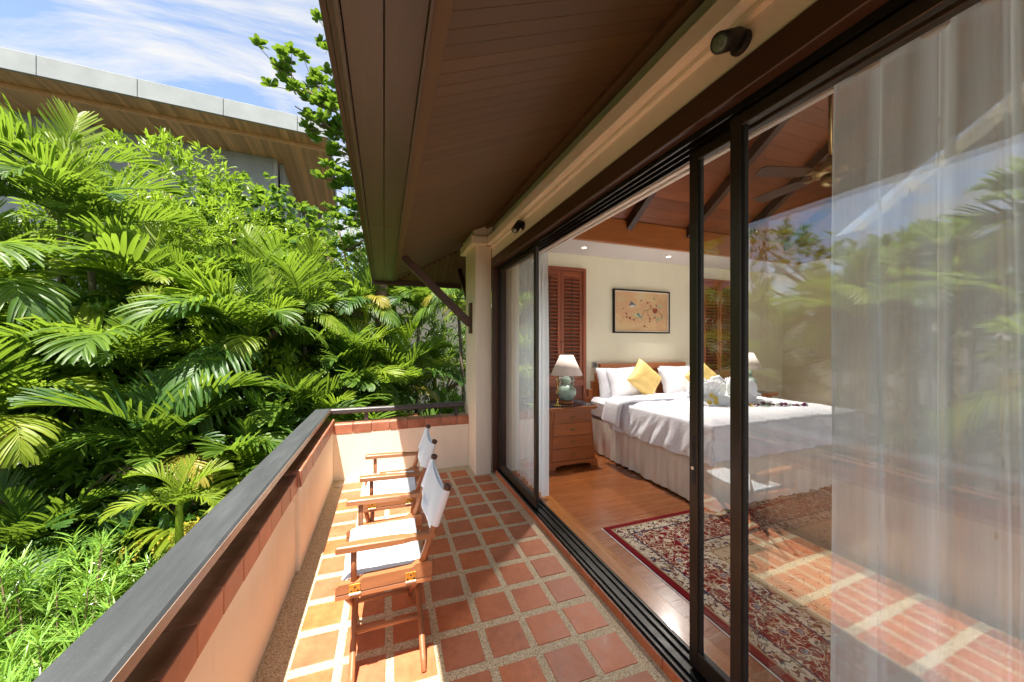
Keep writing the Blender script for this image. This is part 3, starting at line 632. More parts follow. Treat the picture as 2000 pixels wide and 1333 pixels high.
# duvet: draped sheet with fold-back at the head
def duvet(u, v):
    x_ = BX0 - .33 + (BX1-BX0+.66)*u; y_ = BY0 - .30 + (1.72)*v
    wr = .012*mnoise.noise(Vector((x_*3.2, y_*3.2, 1))) + .007*mnoise.noise(Vector((x_*9, y_*5, 2))) + .020*(.3-abs(mnoise.noise(Vector((x_*5.5+y_*2, y_*3.5-x_*2, 6)))))
    z = .845 + wr + .018*math.sin(u*math.pi)
    ox = max(0, BX0-x_) - max(0, x_-BX1); oy = max(0, BY0-y_)
    xx, yy = x_, y_
    dr = 0
    if ox > 0: xx = BX0 - .035 - .045*(1-math.exp(-ox*5)) ; dr = ox
    if ox < 0: xx = BX1 + .035 + .045*(1-math.exp(ox*5)); dr = -ox
    if oy > 0: yy = BY0 - .035 - .045*(1-math.exp(-oy*5)); dr = max(dr, oy)
    if dr > 0:
        rip = (.020*math.sin(y_*26 + 5*mnoise.noise(Vector((x_*2, y_*2, 0)))) + .055*(.3-abs(mnoise.noise(Vector((y_*11+x_*5, x_*4, 6))))))*min(1, dr*5) if abs(ox) > 0 else .020*math.sin(x_*24)*min(1, dr*5)
        if abs(ox) > 0: xx += -rip*(1 if ox > 0 else -1)*.6
        else: yy -= rip*.6
        z = .845 - dr*.98 - .018*(1-math.exp(-dr*20)) + .012*mnoise.noise(Vector((x_*5, y_*5, 4)))
    else:
        e = min(x_-BX0, BX1-x_, y_-BY0); z -= .030*math.exp(-max(e, 0)*16)
    return (xx, yy, z)
dv = MB().grid(170, 130, duvet).build('duvet', 'linen', None, True); solid(dv, .022); tag(dv, 'white rumpled duvet spread over the bed, draped at its sides', 'duvet')
def fold(u, v):
    x_ = BX0 - .30 + (BX1-BX0+.60)*u; a = v*math.pi
    ox = max(0, BX0-x_, x_-BX1); sgn = -1 if x_ < BX0 else 1
    y_ = BY0+1.36 + .20*math.sin(a)*.55 + (-.26 if v > .5 else 0)*(v-.5)*2 + .02*mnoise.noise(Vector((x_*4, v*3, 7))) + .12*ox
    z = .866 + .014*(1-math.cos(a))*.9 + .012*mnoise.noise(Vector((x_*5, v*4, 9)))
    xx = x_
    if ox > 0: xx = (BX0 if sgn < 0 else BX1) + sgn*(.06 + .03*(1-math.cos(a)) + .05*(1-math.exp(-ox*5))); z = z - ox*1.0
    return (xx, y_, z)
fo = MB().grid(80, 14, fold).build('fold_back', 'linen', dv, True); solid(fo, .025)

def pillow(name, w_, h_, t_, mat, loc, rot, label, cat, group, seed=0, corner=.14):
    def f(sg):
        def g(u, v):
            a, b = 2*u-1, 2*v-1
            pin = 1 - corner*(1-abs(a))*0 
            ex = a*(w_/2)*(1-.07*(1-a*a)*0 - .06*(1-b*b)*0 - .075*(b*b if abs(a) < .999 else b*b)*0)
            k = max(0, (1-a**4))*max(0, (1-b**4)); 
            x_ = a*w_/2*(1-.07*(1-abs(b))**1*abs(a)); z_ = b*h_/2*(1-.07*(1-abs(a))*abs(b))
            y_ = sg*(t_/2)*k**.55 + .008*mnoise.noise(Vector((a*3+seed, b*3, sg)))*k + .003*math.sin(a*16+b*9+seed)*k
            return (x_, y_, z_)
        return g
    b = MB(); b.grid(22, 18, f(1)); b.grid(22, 18, f(-1))
    o = b.build(name, mat, None, True); 
    import bmesh
    bm = bmesh.new(); bm.from_mesh(o.data); bmesh.ops.remove_doubles(bm, verts=bm.verts, dist=.0008); bmesh.ops.recalc_face_normals(bm, faces=bm.faces); bm.to_mesh(o.data); bm.free()
    o.data.polygons.foreach_set('use_smooth', [True]*len(o.data.polygons))
    o.rotation_mode = 'YXZ'; o.location = loc; o.rotation_euler = rot; return tag(o, label, cat, group)
PG = 'white pillows against the headboard'
pillow('pillow', .72, .48, .17, 'linen', (3.20, 4.30, .995), (R(-14), 0, R(3)), 'white pillow leaning on the headboard at the nightstand lamp side', 'pillow', PG, 1)
pillow('pillow', .72, .50, .19, 'linen', (3.30, 4.13, .985), (R(-24), 0, R(-4)), 'white pillow in front of the other, behind the whole yellow cushion', 'pillow', PG, 2)
pillow('pillow', .72, .48, .17, 'linen', (4.36, 4.30, .995), (R(-14), 0, R(-3)), 'white pillow leaning on the headboard at its shaded half', 'pillow', PG, 3)
pillow('pillow', .72, .50, .19, 'linen', (4.18, 4.13, .985), (R(-24), 0, R(5)), 'white pillow behind the yellow cushion that the door stile crosses', 'pillow', PG, 4)
pillow('cushion', .43, .43, .16, 'yellow_silk', (3.36, 3.93, 1.085), (R(-20), R(45), R(2)), 'yellow silk cushion on its point, between the two sets of pillows', 'cushion', 'yellow cushions on the bed', 5)
pillow('cushion', .43, .43, .16, 'yellow_silk', (4.38, 3.92, 1.085), (R(-20), R(47), R(-3)), 'yellow silk cushion on its point, partly behind the door stile', 'cushion', 'yellow cushions on the bed', 6)

# towel swans, flowers, garland
def swan(loc, rz, label):
    s = thing('towel_swan', label, 'towel', loc, 'folded towel animals on the bed', rz); s.scale = (.92, .92, .92)
    b = MB(); b.lathe([(.02, .0), (.16, .01), (.19, .05), (.17, .10), (.10, .15), (.03, .165)], 20); b.v = [(x*1.35 + .018*math.sin(z*60), y*.85, z) for x, y, z in b.v]; b.build('body', 'towel', s, True)
    MB().tube([(-.10, 0, .10), (-.15, 0, .18), (-.16, 0, .27), (-.11, 0, .33), (-.05, 0, .315), (-.02, 0, .27)], [.07, .06, .052, .045, .04, .018], 12).build('neck', 'towel', s, True)
    for k in range(2):
        sg = 1 if k else -1; w2 = MB(); n = 11
        vs = []; fs = []
        for i in range(n*2+1):
            a = R(-5) + R(135)*i/(n*2); rr = .26 + (.012 if i % 2 else -.008)
            zz = .014*(1 if i % 2 else -1)
            vs += [(.02 + .04*math.cos(a), sg*.05+zz*.3, .05+.04*math.sin(a)), (.02 + rr*math.cos(a)*.9, sg*(.09+.05*math.sin(a))+zz, .05+rr*math.sin(a))]
        for i in range(n*2): fs.append((2*i, 2*i+1, 2*i+3, 2*i+2))
        w2.add(vs, fs); solid(w2.build('wing', 'towel', s), .012)
    return s
swan((3.60, 3.12, .86), R(160), 'white towel folded as a bird with fan wings, yellow-centred flowers on it')
swan((3.98, 3.05, .86), R(10), 'white towel folded as a bird with fan wings, facing away from the flowers')
tw = MB().grid(30, 14, lambda u, v: (3.38+.95*u, 2.93+.16*v+.05*math.sin(u*5), .872+.03*math.sin(v*math.pi)+.008*mnoise.noise(Vector((u*12, v*8, 3))))).build('folded_towel', 'towel', None, True); solid(tw, .03); tag(tw, 'long white towel laid on the duvet under the towel birds', 'towel')
def flower(loc, rad, pm, cm, label, grp, cat='flower', tilt=(0, 0, 0)):
    f = thing('flower', label, cat, loc, grp); f.rotation_euler = tilt
    for k in range(5):
        a = 2*math.pi*k/5; b = MB(); c_, s_ = math.cos(a), math.sin(a)
        pts = [(0, 0, .0), (.35, .26, .10), (.75, .30, .22), (1, .05, .30), (.8, -.24, .24), (.38, -.2, .1)]
        b.add([((x*c_-y*s_)*rad, (x*s_+y*c_)*rad, z*rad) for x, y, z in pts], [(0, 1, 2, 3), (0, 3, 4, 5)]); b.build('petal', pm, f, fix=False)
    MB().lathe([(.30*rad, .06*rad), (.34*rad, .14*rad), (.12*rad, .2*rad)], 8).build('centre', cm, f, True)
fl_l = [((3.49, 3.0, .985), 'white flower with yellow heart, uppermost on the towel bird'), ((3.51, 2.965, .955), 'white flower with yellow heart in the middle of the towel bird'), ((3.49, 2.94, .915), 'white flower with yellow heart low on the towel bird'), ((3.40, 2.95, .915), 'white flower with yellow heart on the bird near the pillows')]
for p, lb in fl_l: flower(p, .035, 'petal_yellow', 'petal_yellow', lb.replace('white flower with yellow heart', 'yellow flower'), 'flowers on the towel birds', tilt=(R(60), R(-30), 0))
flower((3.80, 2.78, .89), .045, 'petal_yellow', 'petal_purple', 'yellow and purple flower lying on the duvet beside the garland', 'flowers on the duvet', tilt=(R(35), 0, 0))
ga = thing('orchid_garland', 'string of purple orchid buds and leaves laid on the duvet', 'garland', (4.2, 2.75, .88))
for k in range(22):
    t = k/21; p = Vector((3.85+.62*t, 2.74+.10*math.sin(t*5)-.03*t, .885 + .006*math.sin(k)))
    b = MB(); b.lathe([(.002, -.012), (.010, -.004), (.012, .004), (.003, .014)], 8); wb_o = b.build('bud', 'petal_purple' if k % 3 else 'petal_white', ga, True); at(wb_o, ga, p); wb_o.rotation_euler = (rnd.uniform(0, 3), rnd.uniform(0, 3), 0); wb_o.scale = (1+rnd.random(),)*3
for p in ((3.98, 2.73, .885), (4.1, 2.76, .885)): o = MB().add([(-.07, 0, 0), (0, .025, .01), (.07, 0, 0), (0, -.025, .01)], [(0, 1, 2, 3)]).build('leaf', 'green_leaf', ga, fix=False); at(o, ga, p)
o = thing('orchid', 'single purple orchid with a green leaf on the duvet near the locking door stile', 'flower', (3.50, 2.70, .885), 'flowers on the duvet')
for k in range(4): MB().add([(0, 0, 0), (.02, .012, .012), (.035, 0, .016), (.02, -.012, .012)], [(0, 1, 2, 3)]).build('petal', 'petal_purple', o, fix=False).rotation_euler = (0, 0, k*1.5)
MB().add([(-.11, 0, .002), (-.05, .025, .01), (0, 0, .002), (-.05, -.025, .01)], [(0, 1, 2, 3)]).build('leaf', 'green_leaf', o, fix=False)

# ================================================================ nightstand, lamp, candlestick
def nightstand(cx, label):
    n = thing('nightstand', label, 'nightstand', (cx, 3.80, ZF), 'nightstands beside the bed')
    wf, wt, D = .315, .268, .46           # half width at foot and at top (tapering front)
    zt = .70
    vs = [(-wf, 0, .09), (wf, 0, .09), (wf, D, .09), (-wf, D, .09), (-wt, .02, zt), (wt, .02, zt), (wt, D, zt), (-wt, D, zt)]
    MB().add(vs, [(0, 1, 2, 3), (4, 5, 6, 7), (0, 1, 5, 4), (1, 2, 6, 5), (2, 3, 7, 6), (3, 0, 4, 7)]).build('carcass', 'furniture_wood', n)
    MB().box(-.335, .335, -.04, D+.01, .722, .745, .006).build('top', 'furniture_wood', n); MB().prism([(-.30, .70), (-.325, .722), (.325, .722), (.30, .70)], -.03, D).build('moulding', 'furniture_wood', n)
    MB().box(-.325, .325, -.03, D, .7455, .750, .001).build('glass_top', 'glass_dark', n)
    def hw(z): return wf + (wt-wf)*(z-.09)/(zt-.09)
    for k in range(4):
        z0 = .105 + k*.1475; z1 = z0+.140
        yA, yB = .02*(z0-.09)/.61, .02*(z1-.09)/.61
        a = [(-hw(z0)+.028, yA-.012, z0), (hw(z0)-.028, yA-.012, z0), (hw(z1)-.028, yB-.012, z1), (-hw(z1)+.028, yB-.012, z1)]
        d = MB().add(a + [(p[0], p[1]+.011, p[2]) for p in a], [(0, 1, 2, 3), (4, 5, 6, 7), (0, 1, 5, 4), (1, 2, 6, 5), (2, 3, 7, 6), (3, 0, 4, 7)]).build('drawer', 'furniture_wood', n)
        MB().box(-.035, .035, yA-.020, yA-.013, z0+.058, z0+.074, .003).build('handle', 'antique_brass', d); MB().box(-.018, .018, yA-.024, yA-.020, z0+.054, z0+.068, .002).build('pull', 'antique_brass', d)
    MB().prism([(-.34, 0), (-.34, .04), (-.325, .092), (.325, .092), (.34, .04), (.34, 0), (.25, 0), (.235, .035), (.15, .05), (-.15, .05), (-.235, .035), (-.25, 0)], -.022, -.001).build('apron', 'furniture_wood', n)
    for s in (-1, 1): MB().box(s*.32-.018, s*.32+.018, 0, D, .0, .09, .004).build('side_plinth', 'furniture_wood', n)
    return n
nightstand(2.165, 'timber nightstand of four drawers, widening to its foot, by the shutters'); nightstand(5.45, 'timber nightstand of four drawers seen through the glass doors')
def table_lamp(p, label):
    l = thing('table_lamp', label, 'lamp', p, 'celadon lamps on the nightstands')
    MB().lathe([(.085, 0), (.09, .012), (.08, .026), (.06, .034)], 28).build('foot', 'furniture_wood', l, True)
    bd = MB().lathe([(.055, .034), (.085, .05), (.118, .10), (.124, .145), (.112, .19), (.078, .225), (.05, .24), (.046, .25), (.058, .265), (.064, .29), (.058, .315), (.036, .335), (.030, .36)], 36).build('vase', 'celadon', l, True)
    for s in (-1, 1): MB().tube([(s*.055, 0, .235), (s*.085, 0, .225), (s*.10, 0, .25), (s*.078, 0, .265), (s*.10, 0, .29), (s*.095, 0, .325), (s*.06, 0, .325)], [.008, .012, .013, .011, .014, .013, .007], 10).build('handle', 'celadon', bd, True)
    MB().tube([(0, 0, .36), (0, 0, .40)], .010, 10).build('stem', 'brass', l, True)
    sh = MB().lathe([(.205, .36), (.082, .615)], 40, cap=False).build('lamp_shade', 'shade_cloth', l, True); solid(sh, .003)
    return l
table_lamp((2.20, 4.02, ZF+.752), 'green celadon table lamp with white shade beside the shuttered window'); table_lamp((5.45, 4.02, ZF+.752), 'green celadon table lamp with white shade seen through the glass')
cs = thing('gilt_ornament', 'slim gilt leaf-shaped ornament on a round foot beside the lamp', 'ornament', (2.00, 3.88, ZF+.752))
MB().lathe([(.050, 0), (.052, .008), (.030, .014), (.012, .03), (.010, .07), (.016, .08), (.008, .09)], 20).build('foot', 'brass', cs, True)
MB().tube([(0, 0, .09), (0, 0, .36)], .005, 8).build('stem', 'brass', cs, True)
for k in range(7): MB().add([(0, 0, 0), (.022, .006, .02), (.030, 0, .05), (.006, -.006, .035)], [(0, 1, 2, 3)]).build('leaf', 'brass', cs, loc=(0, 0, .10+k*.033), fix=False).rotation_euler = (0, 0, k*2.4)
rc = thing('clock_radio', 'small dark alarm clock at the rear of the nightstand', 'clock', (1.93, 4.13, ZF+.752)); MB().box(-.07, .07, -.03, .03, 0, .10, .01).build('case', 'dark_plastic', rc); MB().box(-.055, .055, -.032, -.0305, .045, .085).build('face', 'glass_dark', rc)
# shutters
def shutters(x0, x1, label):
    s = thing('louvre_shutters', label, 'shutters', ((x0+x1)/2, YB, ZF), 'louvred timber shutters either side of the bed')
    y1 = YB-.001; z0, z1 = ZF, 2.66
    for (a, b, c_, d) in ((x0, x0+.05, z0, z1), (x1-.05, x1, z0, z1)): wb(MB().box(a, b, y1-.07, y1, c_, d, .004), 'frame', 'shutter_wood_z', s)
    wb(MB().box(x0+.05, x1-.05, y1-.069, y1, z1-.05, z1, .004), 'frame', 'shutter_wood', s); wb(MB().box(x0+.05, x1-.05, y1-.069, y1, .96, 1.05, .004), 'frame', 'shutter_wood', s)
    xm = (x0+x1)/2
    wb(MB().box(x0+.05, x1-.05, y1-.012, y1-.002, 1.05, z1-.05), 'backing', 'dark_wood', s)
    wb(MB().box(x0+.05, x1-.05, y1-.05, y1-.012, z0, .959, .003), 'lower_panel', 'shutter_wood_z', s)
    for (a, b) in ((x0+.052, xm-.002), (xm+.002, x1-.052)):
        lf = thing('leaf', None, None, s.location); lf.parent = s; lf.location = (0, 0, 0)
        for (p, q) in ((a, a+.05), (b-.05, b)): wb(MB().box(p, q, y1-.052, y1-.02, 1.052, z1-.052, .003), 'stile', 'shutter_wood_z', lf)
        for (p, q) in ((1.052, 1.13), (z1-.13, z1-.052)): wb(MB().box(a+.05, b-.05, y1-.051, y1-.021, p, q, .003), 'rail', 'shutter_wood', lf)
        zz = 1.155
        sm = MB().box(-(b-a)/2+.051, (b-a)/2-.051, -.024, .024, -.004, .004, .003).mesh('louvre'); sm.materials.append(M['shutter_wood'])
        while zz < z1-.14:
            o = link('louvre', sm, None, lf); at(o, lf, ((a+b)/2, y1-.038, zz)); o.rotation_euler = (R(-38), 0, 0); zz += .052
        wb(MB().box((a+b)/2-.004, (a+b)/2+.004, y1-.068, y1-.060, 1.14, z1-.14), 'tilt_rod', 'dark_wood_z', lf)
    for xx in (xm-.02, xm+.02): wb(MB().tube([(xx, y1-.052, 1.60), (xx, y1-.075, 1.60)], .007, 8), 'knob', 'lamp_metal', s)
shutters(1.95, 2.76, 'red-brown louvred shutters behind the nightstand lamp'); shutters(4.98, 5.80, 'red-brown louvred shutters seen through the glass doors')
# painting
pt = thing('painting', 'framed painting of small birds and red berries over the bed', 'painting', (3.79, YB, 2.06))
px0, px1, pz0, pz1, py = 3.255, 4.325, 1.735, 2.405, YB-.002
m = Mt('painted_wash', .6, .3); co = m.coords('Position', scale=(1, 1, 1)); n1 = m.noise(co, 2.2, 4); n2 = m.noise(m.coords('Position', rot=(0, 0, 0), scale=(1.3, 1, 1.3)), 5, 4)
c = m.ramp(n1*.7+n2*.3, [(.3, (.60, .55, .40)), (.45, (.66, .48, .26)), (.55, (.62, .38, .22)), (.66, (.55, .50, .26)), (.8, (.40, .47, .33))]); m.color(c); M['painted_wash'] = m.m
wb(MB().box(px0+.02, px1-.02, py-.012, py-.001, pz0+.02, pz1-.02), 'canvas', 'painted_wash', pt)
for (a, b, c_, d) in ((px0, px0+.022, pz0, pz1), (px1-.022, px1, pz0, pz1)): wb(MB().box(a, b, py-.045, py, c_, d, .003), 'frame_bar', 'lamp_metal', pt)
for (c_, d) in ((pz0, pz0+.022), (pz1-.022, pz1)): wb(MB().box(px0+.022, px1-.022, py-.0445, py, c_, d, .003), 'frame_bar', 'lamp_metal', pt)
for (a, b, c_, d) in ((px0+.022, px1-.022, pz0+.022, pz0+.034), (px0+.022, px1-.022, pz1-.034, pz1-.022), (px1-.034, px1-.022, pz0+.034, pz1-.034), (px0+.022, px0+.034, pz0+.034, pz1-.034)): wb(MB().box(a, b, py-.035, py-.012, c_, d, .002), 'slip', 'skirt_cloth', pt)
plain('paint_red', (.30, .06, .03), .6, .3, 60); plain('paint_brown', (.24, .15, .05), .6, .3, 40); plain('paint_blue', (.16, .25, .30), .6, .5, 60); plain('paint_grey', (.16, .16, .18), .6, .4, 60); plain('paint_teal', (.10, .30, .32), .6, .3, 60); plain('paint_sage', (.32, .40, .22), .6, .4, 30); plain('paint_whitish', (.6, .6, .56), .6, .1)
def pc(u, v): return px0 + (px1-px0)*(u-365)/1025, pz1 - (pz1-pz0)*(v-240)/835
def blob(name, pts, mat, k=1):
    wb(MB().add([(pc(u, v)[0], py-.0135-k*.0006, pc(u, v)[1]) for u, v in pts], [tuple(range(len(pts)))]), name, mat, pt)
def disc(u, v, r_, mat, k=1, ry=None): blob('berry', [(u+r_*math.cos(a*math.pi/4), v+(ry or r_)*math.sin(a*math.pi/4)) for a in range(8)], mat, k)
def line(pts, wd, mat):
    for a, b in zip(pts, pts[1:]):
        d = Vector((b[0]-a[0], b[1]-a[1])).normalized(); n_ = Vector((-d.y, d.x))*wd/2
        blob('branch', [(a[0]+n_.x, a[1]+n_.y), (b[0]+n_.x, b[1]+n_.y), (b[0]-n_.x, b[1]-n_.y), (a[0]-n_.x, a[1]-n_.y)], mat, 0)
line([(920, 640), (985, 620), (1070, 575), (1140, 585), (1190, 640), (1280, 740)], 12, 'paint_brown'); line([(985, 620), (990, 700), (1030, 790)], 7, 'paint_brown'); line([(915, 640), (905, 720), (870, 760), (760, 790), (700, 820), (640, 790), (600, 740)], 7, 'paint_brown')
for u, v, r_ in ((545, 610, 12), (600, 700, 18), (605, 765, 18), (665, 780, 22), (735, 820, 16), (555, 775, 8), (865, 440, 16), (985, 475, 18), (1025, 465, 10), (1045, 540, 18), (1125, 640, 44), (1150, 600, 22), (1095, 610, 20), (1028, 790, 20), (995, 725, 12), (1115, 765, 18), (1025, 840, 18), (930, 935, 22), (980, 960, 8), (1160, 850, 10), (485, 855, 10), (940, 870, 8)): disc(u, v, r_, 'paint_red')
for u, v, r_ in ((1180, 800, 34), (1130, 730, 20), (1250, 760, 26), (1215, 540, 30), (1110, 390, 24)): disc(u, v, r_*.8, 'paint_sage', 0, r_*1.3)
disc(812, 706, 24, 'paint_grey'); blob('bird', [(800, 715), (835, 712), (870, 755), (850, 768), (815, 740)], 'paint_teal', 2); blob('bird', [(850, 745), (905, 790), (895, 798), (845, 765)], 'paint_blue', 1)
blob('bird', [(690, 545), (760, 515), (765, 545), (700, 580), (640, 580)], 'paint_whitish', 1); blob('bird', [(640, 540), (690, 455), (735, 500), (740, 530)], 'paint_grey', 2); disc(748, 525, 20, 'paint_blue', 3); blob('bird', [(1130, 480), (1160, 520), (1165, 550), (1140, 540)], 'paint_grey', 2)
# wall switch panel
sw = thing('wall_switch', 'small grey keypad switch on the wall beside the headboard', 'switch', (2.935, YB-.001, 1.26)); MB().box(-.045, .045, -.010, 0, -.045, .045, .003).build('plate', 'grey_plastic', sw)
for a in range(3):
    for b in range(3): MB().box(-.022+a*.018, -.010+a*.018, -.013, -.010, -.025+b*.02, -.012+b*.02, .001).build('key', 'dark_plastic', sw)

# ================================================================ rug
RX0, RX1, RY0, RY1 = 1.675, 4.30, -.6, 2.452
m = Mt('rug_pile', .95, .05); t = m.t
g_ = m.n('ShaderNodeNewGeometry'); sp = m.n('ShaderNodeSeparateXYZ'); m.l(g_.outputs['Position'], sp.inputs[0]); X = E(t, sp.outputs[0]); Y = E(t, sp.outputs[1])
d = ((X-RX0).min(X*-1.0+RX1)).min((Y-RY0).min(Y*-1.0+RY1))
co = g_.outputs['Position']
scr = (m.noise(co, 9, 2, .5, 1.2)-.5).abs(); scr2 = (m.noise(co, 17, 2, .5, .8)-.5).abs(); blob_ = m.noise(co, 30, 2, .5, .6); blob2 = m.noise(co, 21, 2, .5, .9)
v1 = E(t, m.vor(co, 9)); v2 = E(t, m.vor(co, 20)); vn = E(t, m.vor(co, 42))
red, cream, navy, tan, brown, beige, grey = (.15, .008, .012), (.50, .42, .31), (.012, .018, .055), (.30, .21, .12), (.13, .05, .025), (.46, .35, .22), (.20, .22, .25)
petal = v1 + (m.noise(co, 38, 2)-.5)*.25
flo = m.mix(blob_.gt(.60), red, cream); flo = m.mix(scr.lt(.016), flo, tan); flo = m.mix(scr2.lt(.022), flo, cream); flo = m.mix(petal.lt(.26), flo, cream); flo = m.mix(petal.lt(.21), flo, red); flo = m.mix(petal.lt(.15), flo, grey); flo = m.mix(petal.lt(.07), flo, navy); flo = m.mix(blob2.gt(.66), flo, navy); flo = m.mix(blob2.gt(.69), flo, tan)
gua = m.mix(blob_.gt(.56), cream, brown); gua = m.mix(v2.lt(.26), gua, red); gua = m.mix(v2.lt(.16), gua, cream); gua = m.mix(v2.lt(.08), gua, navy); gua = m.mix(scr2.lt(.018), gua, navy); gua = m.mix(blob2.gt(.64), gua, tan)
fld = m.mix(scr.lt(.008), beige, brown); pet2 = v1 + (m.noise(co, 55, 2)-.5)*.5; fld = m.mix(pet2.lt(.17), fld, brown); fld = m.mix(blob_.gt(.70), fld, tan)
c = m.mix(d.gt(.045), red, tan); c = m.mix(d.gt(.058), c, gua); c = m.mix(d.gt(.150), c, navy); c = m.mix(d.gt(.160), c, flo); c = m.mix(d.gt(.42), c, navy); c = m.mix(d.gt(.43), c, gua); c = m.mix(d.gt(.53), c, tan); c = m.mix(d.gt(.55), c, fld)
m.color(c); m.bump(m.noise(co, 400, 3), .5, .004); M['rug_pile'] = m.m
rg = thing('rug', 'crimson and cream patterned carpet with floral borders on the timber floor', 'rug', (3, 1, ZF))
wb(MB().box(RX0, RX1, RY0, RY1, ZF+.003, ZF+.013, .002), 'pile', 'rug_pile', rg); wb(MB().box(RX0-.008, RX1+.008, RY0-.008, RY1+.008, ZF+.0005, ZF+.0045, .001), 'binding', 'white_paint', rg)

# ================================================================ curtains
def curtain(y0, y1, x, z0, z1, label, amp=.035, pitch=.16, seed=0, n=260):
    vs = []; fs = []; nz = 14
    for i in range(n+1):
        t = i/n; y = y0 + (y1-y0)*t; s = y*2*math.pi/pitch
        for k in range(nz+1):
            z = z1 + (z0-z1)*k/nz; kk = k/nz
            a = amp*(.55+.45*kk)
            w_ = a*math.sin(s + 1.6*mnoise.noise(Vector((y*2.2, kk*.6, seed)))) + .4*a*math.sin(2.3*s+seed)
            vs.append((x + w_, y + .018*mnoise.noise(Vector((y*4, kk*1.6, seed+3))) + .012*math.cos(s), z + (.01*math.sin(s*1.0) if k == nz else 0)))
    for i in range(n):
        for k in range(nz): fs.append((i*(nz+1)+k, (i+1)*(nz+1)+k, (i+1)*(nz+1)+k+1, i*(nz+1)+k+1))
    return tag(MB().add(vs, fs).build('sheer_curtain', 'sheer', None, True), label, 'curtain', 'sheer curtains inside the balcony doors')
curtain(-1.6, .785, 1.515, ZF+.02, 2.497, 'wide white sheer curtain with brown flecks behind the overlapping doors', .050, .13, 1, 620)
curtain(3.10, 3.96, 1.49, ZF+.02, 2.47, 'gathered white sheer curtain beside the corner column', .030, .11, 5, 220)

# ================================================================ ceiling fan
FX, FY, FZ = 3.62, 1.93, 3.04
fan = thing('ceiling_fan', 'antique brass ceiling fan hanging on a long rod over the rug', 'fan', (FX, FY, FZ))
MB().tube([(0, 0, .10), (0, 0, 1.42)], .013, 12).build('rod', 'antique_brass', fan, True)
MB().lathe([(.02, .15), (.035, .12), (.07, .10), (.115, .08), (.13, .04), (.125, .0), (.09, -.025), (.045, -.03)], 32).build('motor', 'antique_brass', fan, True)
MB().lathe([(.06, -.03), (.075, -.05), (.07, -.08), (.045, -.105), (.01, -.115)], 28).build('switch_cup', 'antique_brass', fan, True)
for k in range(5):
    a = R(18+72*k); b = thing('blade', None, None); b.parent = fan; b.rotation_euler = (0, 0, a)
    MB().prism([(.10, -.02), (.20, -.045), (.20, .045), (.10, .02)], -.005, .002, 'z').build('blade_iron', 'antique_brass', b)
    bl = MB().prism([(.19, -.05), (.26, -.062), (.60, -.070), (.64, -.05), (.64, .05), (.60, .070), (.26, .062), (.19, .05)], .003, .010, 'z').build('paddle', 'dark_wood_x', b); bl.rotation_euler = (R(11), 0, 0)
# ================================================================ neighbouring villa
nb = thing('neighbour_villa', 'modern concrete villa with a deep timber-lined flat roof behind the palms', 'building', (-2.06, 16.0, -3.2), rz=R(4.5))
def nbx(name, mat, *a, par=nb, b=.01): return MB().box(*a, b).build(name, mat, par)
ZT, ZB = 13.75, 13.12
x = 0; k = 0
for wd in (1.14, 2.33, 2.33, 2.33, 2.33, 2.33, 2.33, 2.33):
    nbx('fascia_panel', 'concrete', x-wd+.008, x-.008, 0, .10, ZB, ZT, b=.008); x -= wd
XL = x
nbx('roof', 'concrete_dark', XL, -.02, .11, 11, ZB+.3, ZT-.05); nbx('side_fascia', 'concrete', -.10, -.001, .11, 11, ZB-.02, ZT-.01)
pl_a = MB().box(-.062, .062, 0, .78, 0, .02).mesh('soffit_slat'); pl_a.materials.append(M['neighbour_wood']); pl_b = MB().box(-.062, .062, 0, 1, 0, .02).mesh('soffit_slat'); pl_b.materials.append(M['neighbour_wood'])
x = -.10; k = 0
while x > XL+.1:
    link('soffit_slat', pl_a, None, nb, (x-.065, .115, ZB+.02), (0, 0, 0)); o = link('soffit_slat', pl_b, None, nb, (x-.065, .91, ZB-.16), (0, 0, 0), (1, 1.9 if x < -2.4 else 8.5, 1)); x -= .13
nbx('soffit_step', 'neighbour_wood', XL, -.10, .90, .908, ZB-.165, ZB+.03, b=.002)
nbx('wall', 'concrete_dark', XL, -2.35, 2.45, 2.8, 0, ZB-.165); nbx('wall_edge', 'concrete', -2.348, -2.22, 2.40, 2.8, 0, ZB-.165)
MB().prism([(2.9, ZB-.17), (9.3, ZB-.17), (9.3, 0), (6.5, 0)], -2.2, -2.05, 'x').build('slanted_wall', 'concrete', nb); nbx('glazing', 'glass_dark', -2.6, -2.3, 2.9, 9, 0, ZB-.2)
nbx('rear_wall', 'concrete_dark', -2.0, -.2, 9.0, 9.3, 0, ZB-.17); nbx('timber_door', 'neighbour_wood', -1.0, -.25, 8.9, 8.99, 6.0, ZB-1.6)
for (a, b) in ((-1.0, 2.2), (-.9, 4.4)): MB().lathe([(.05, ZB-.162), (.06, ZB-.166), (.03, ZB-.168)], 12).build('downlight', 'white_paint', nb, loc=(a, b, 0))

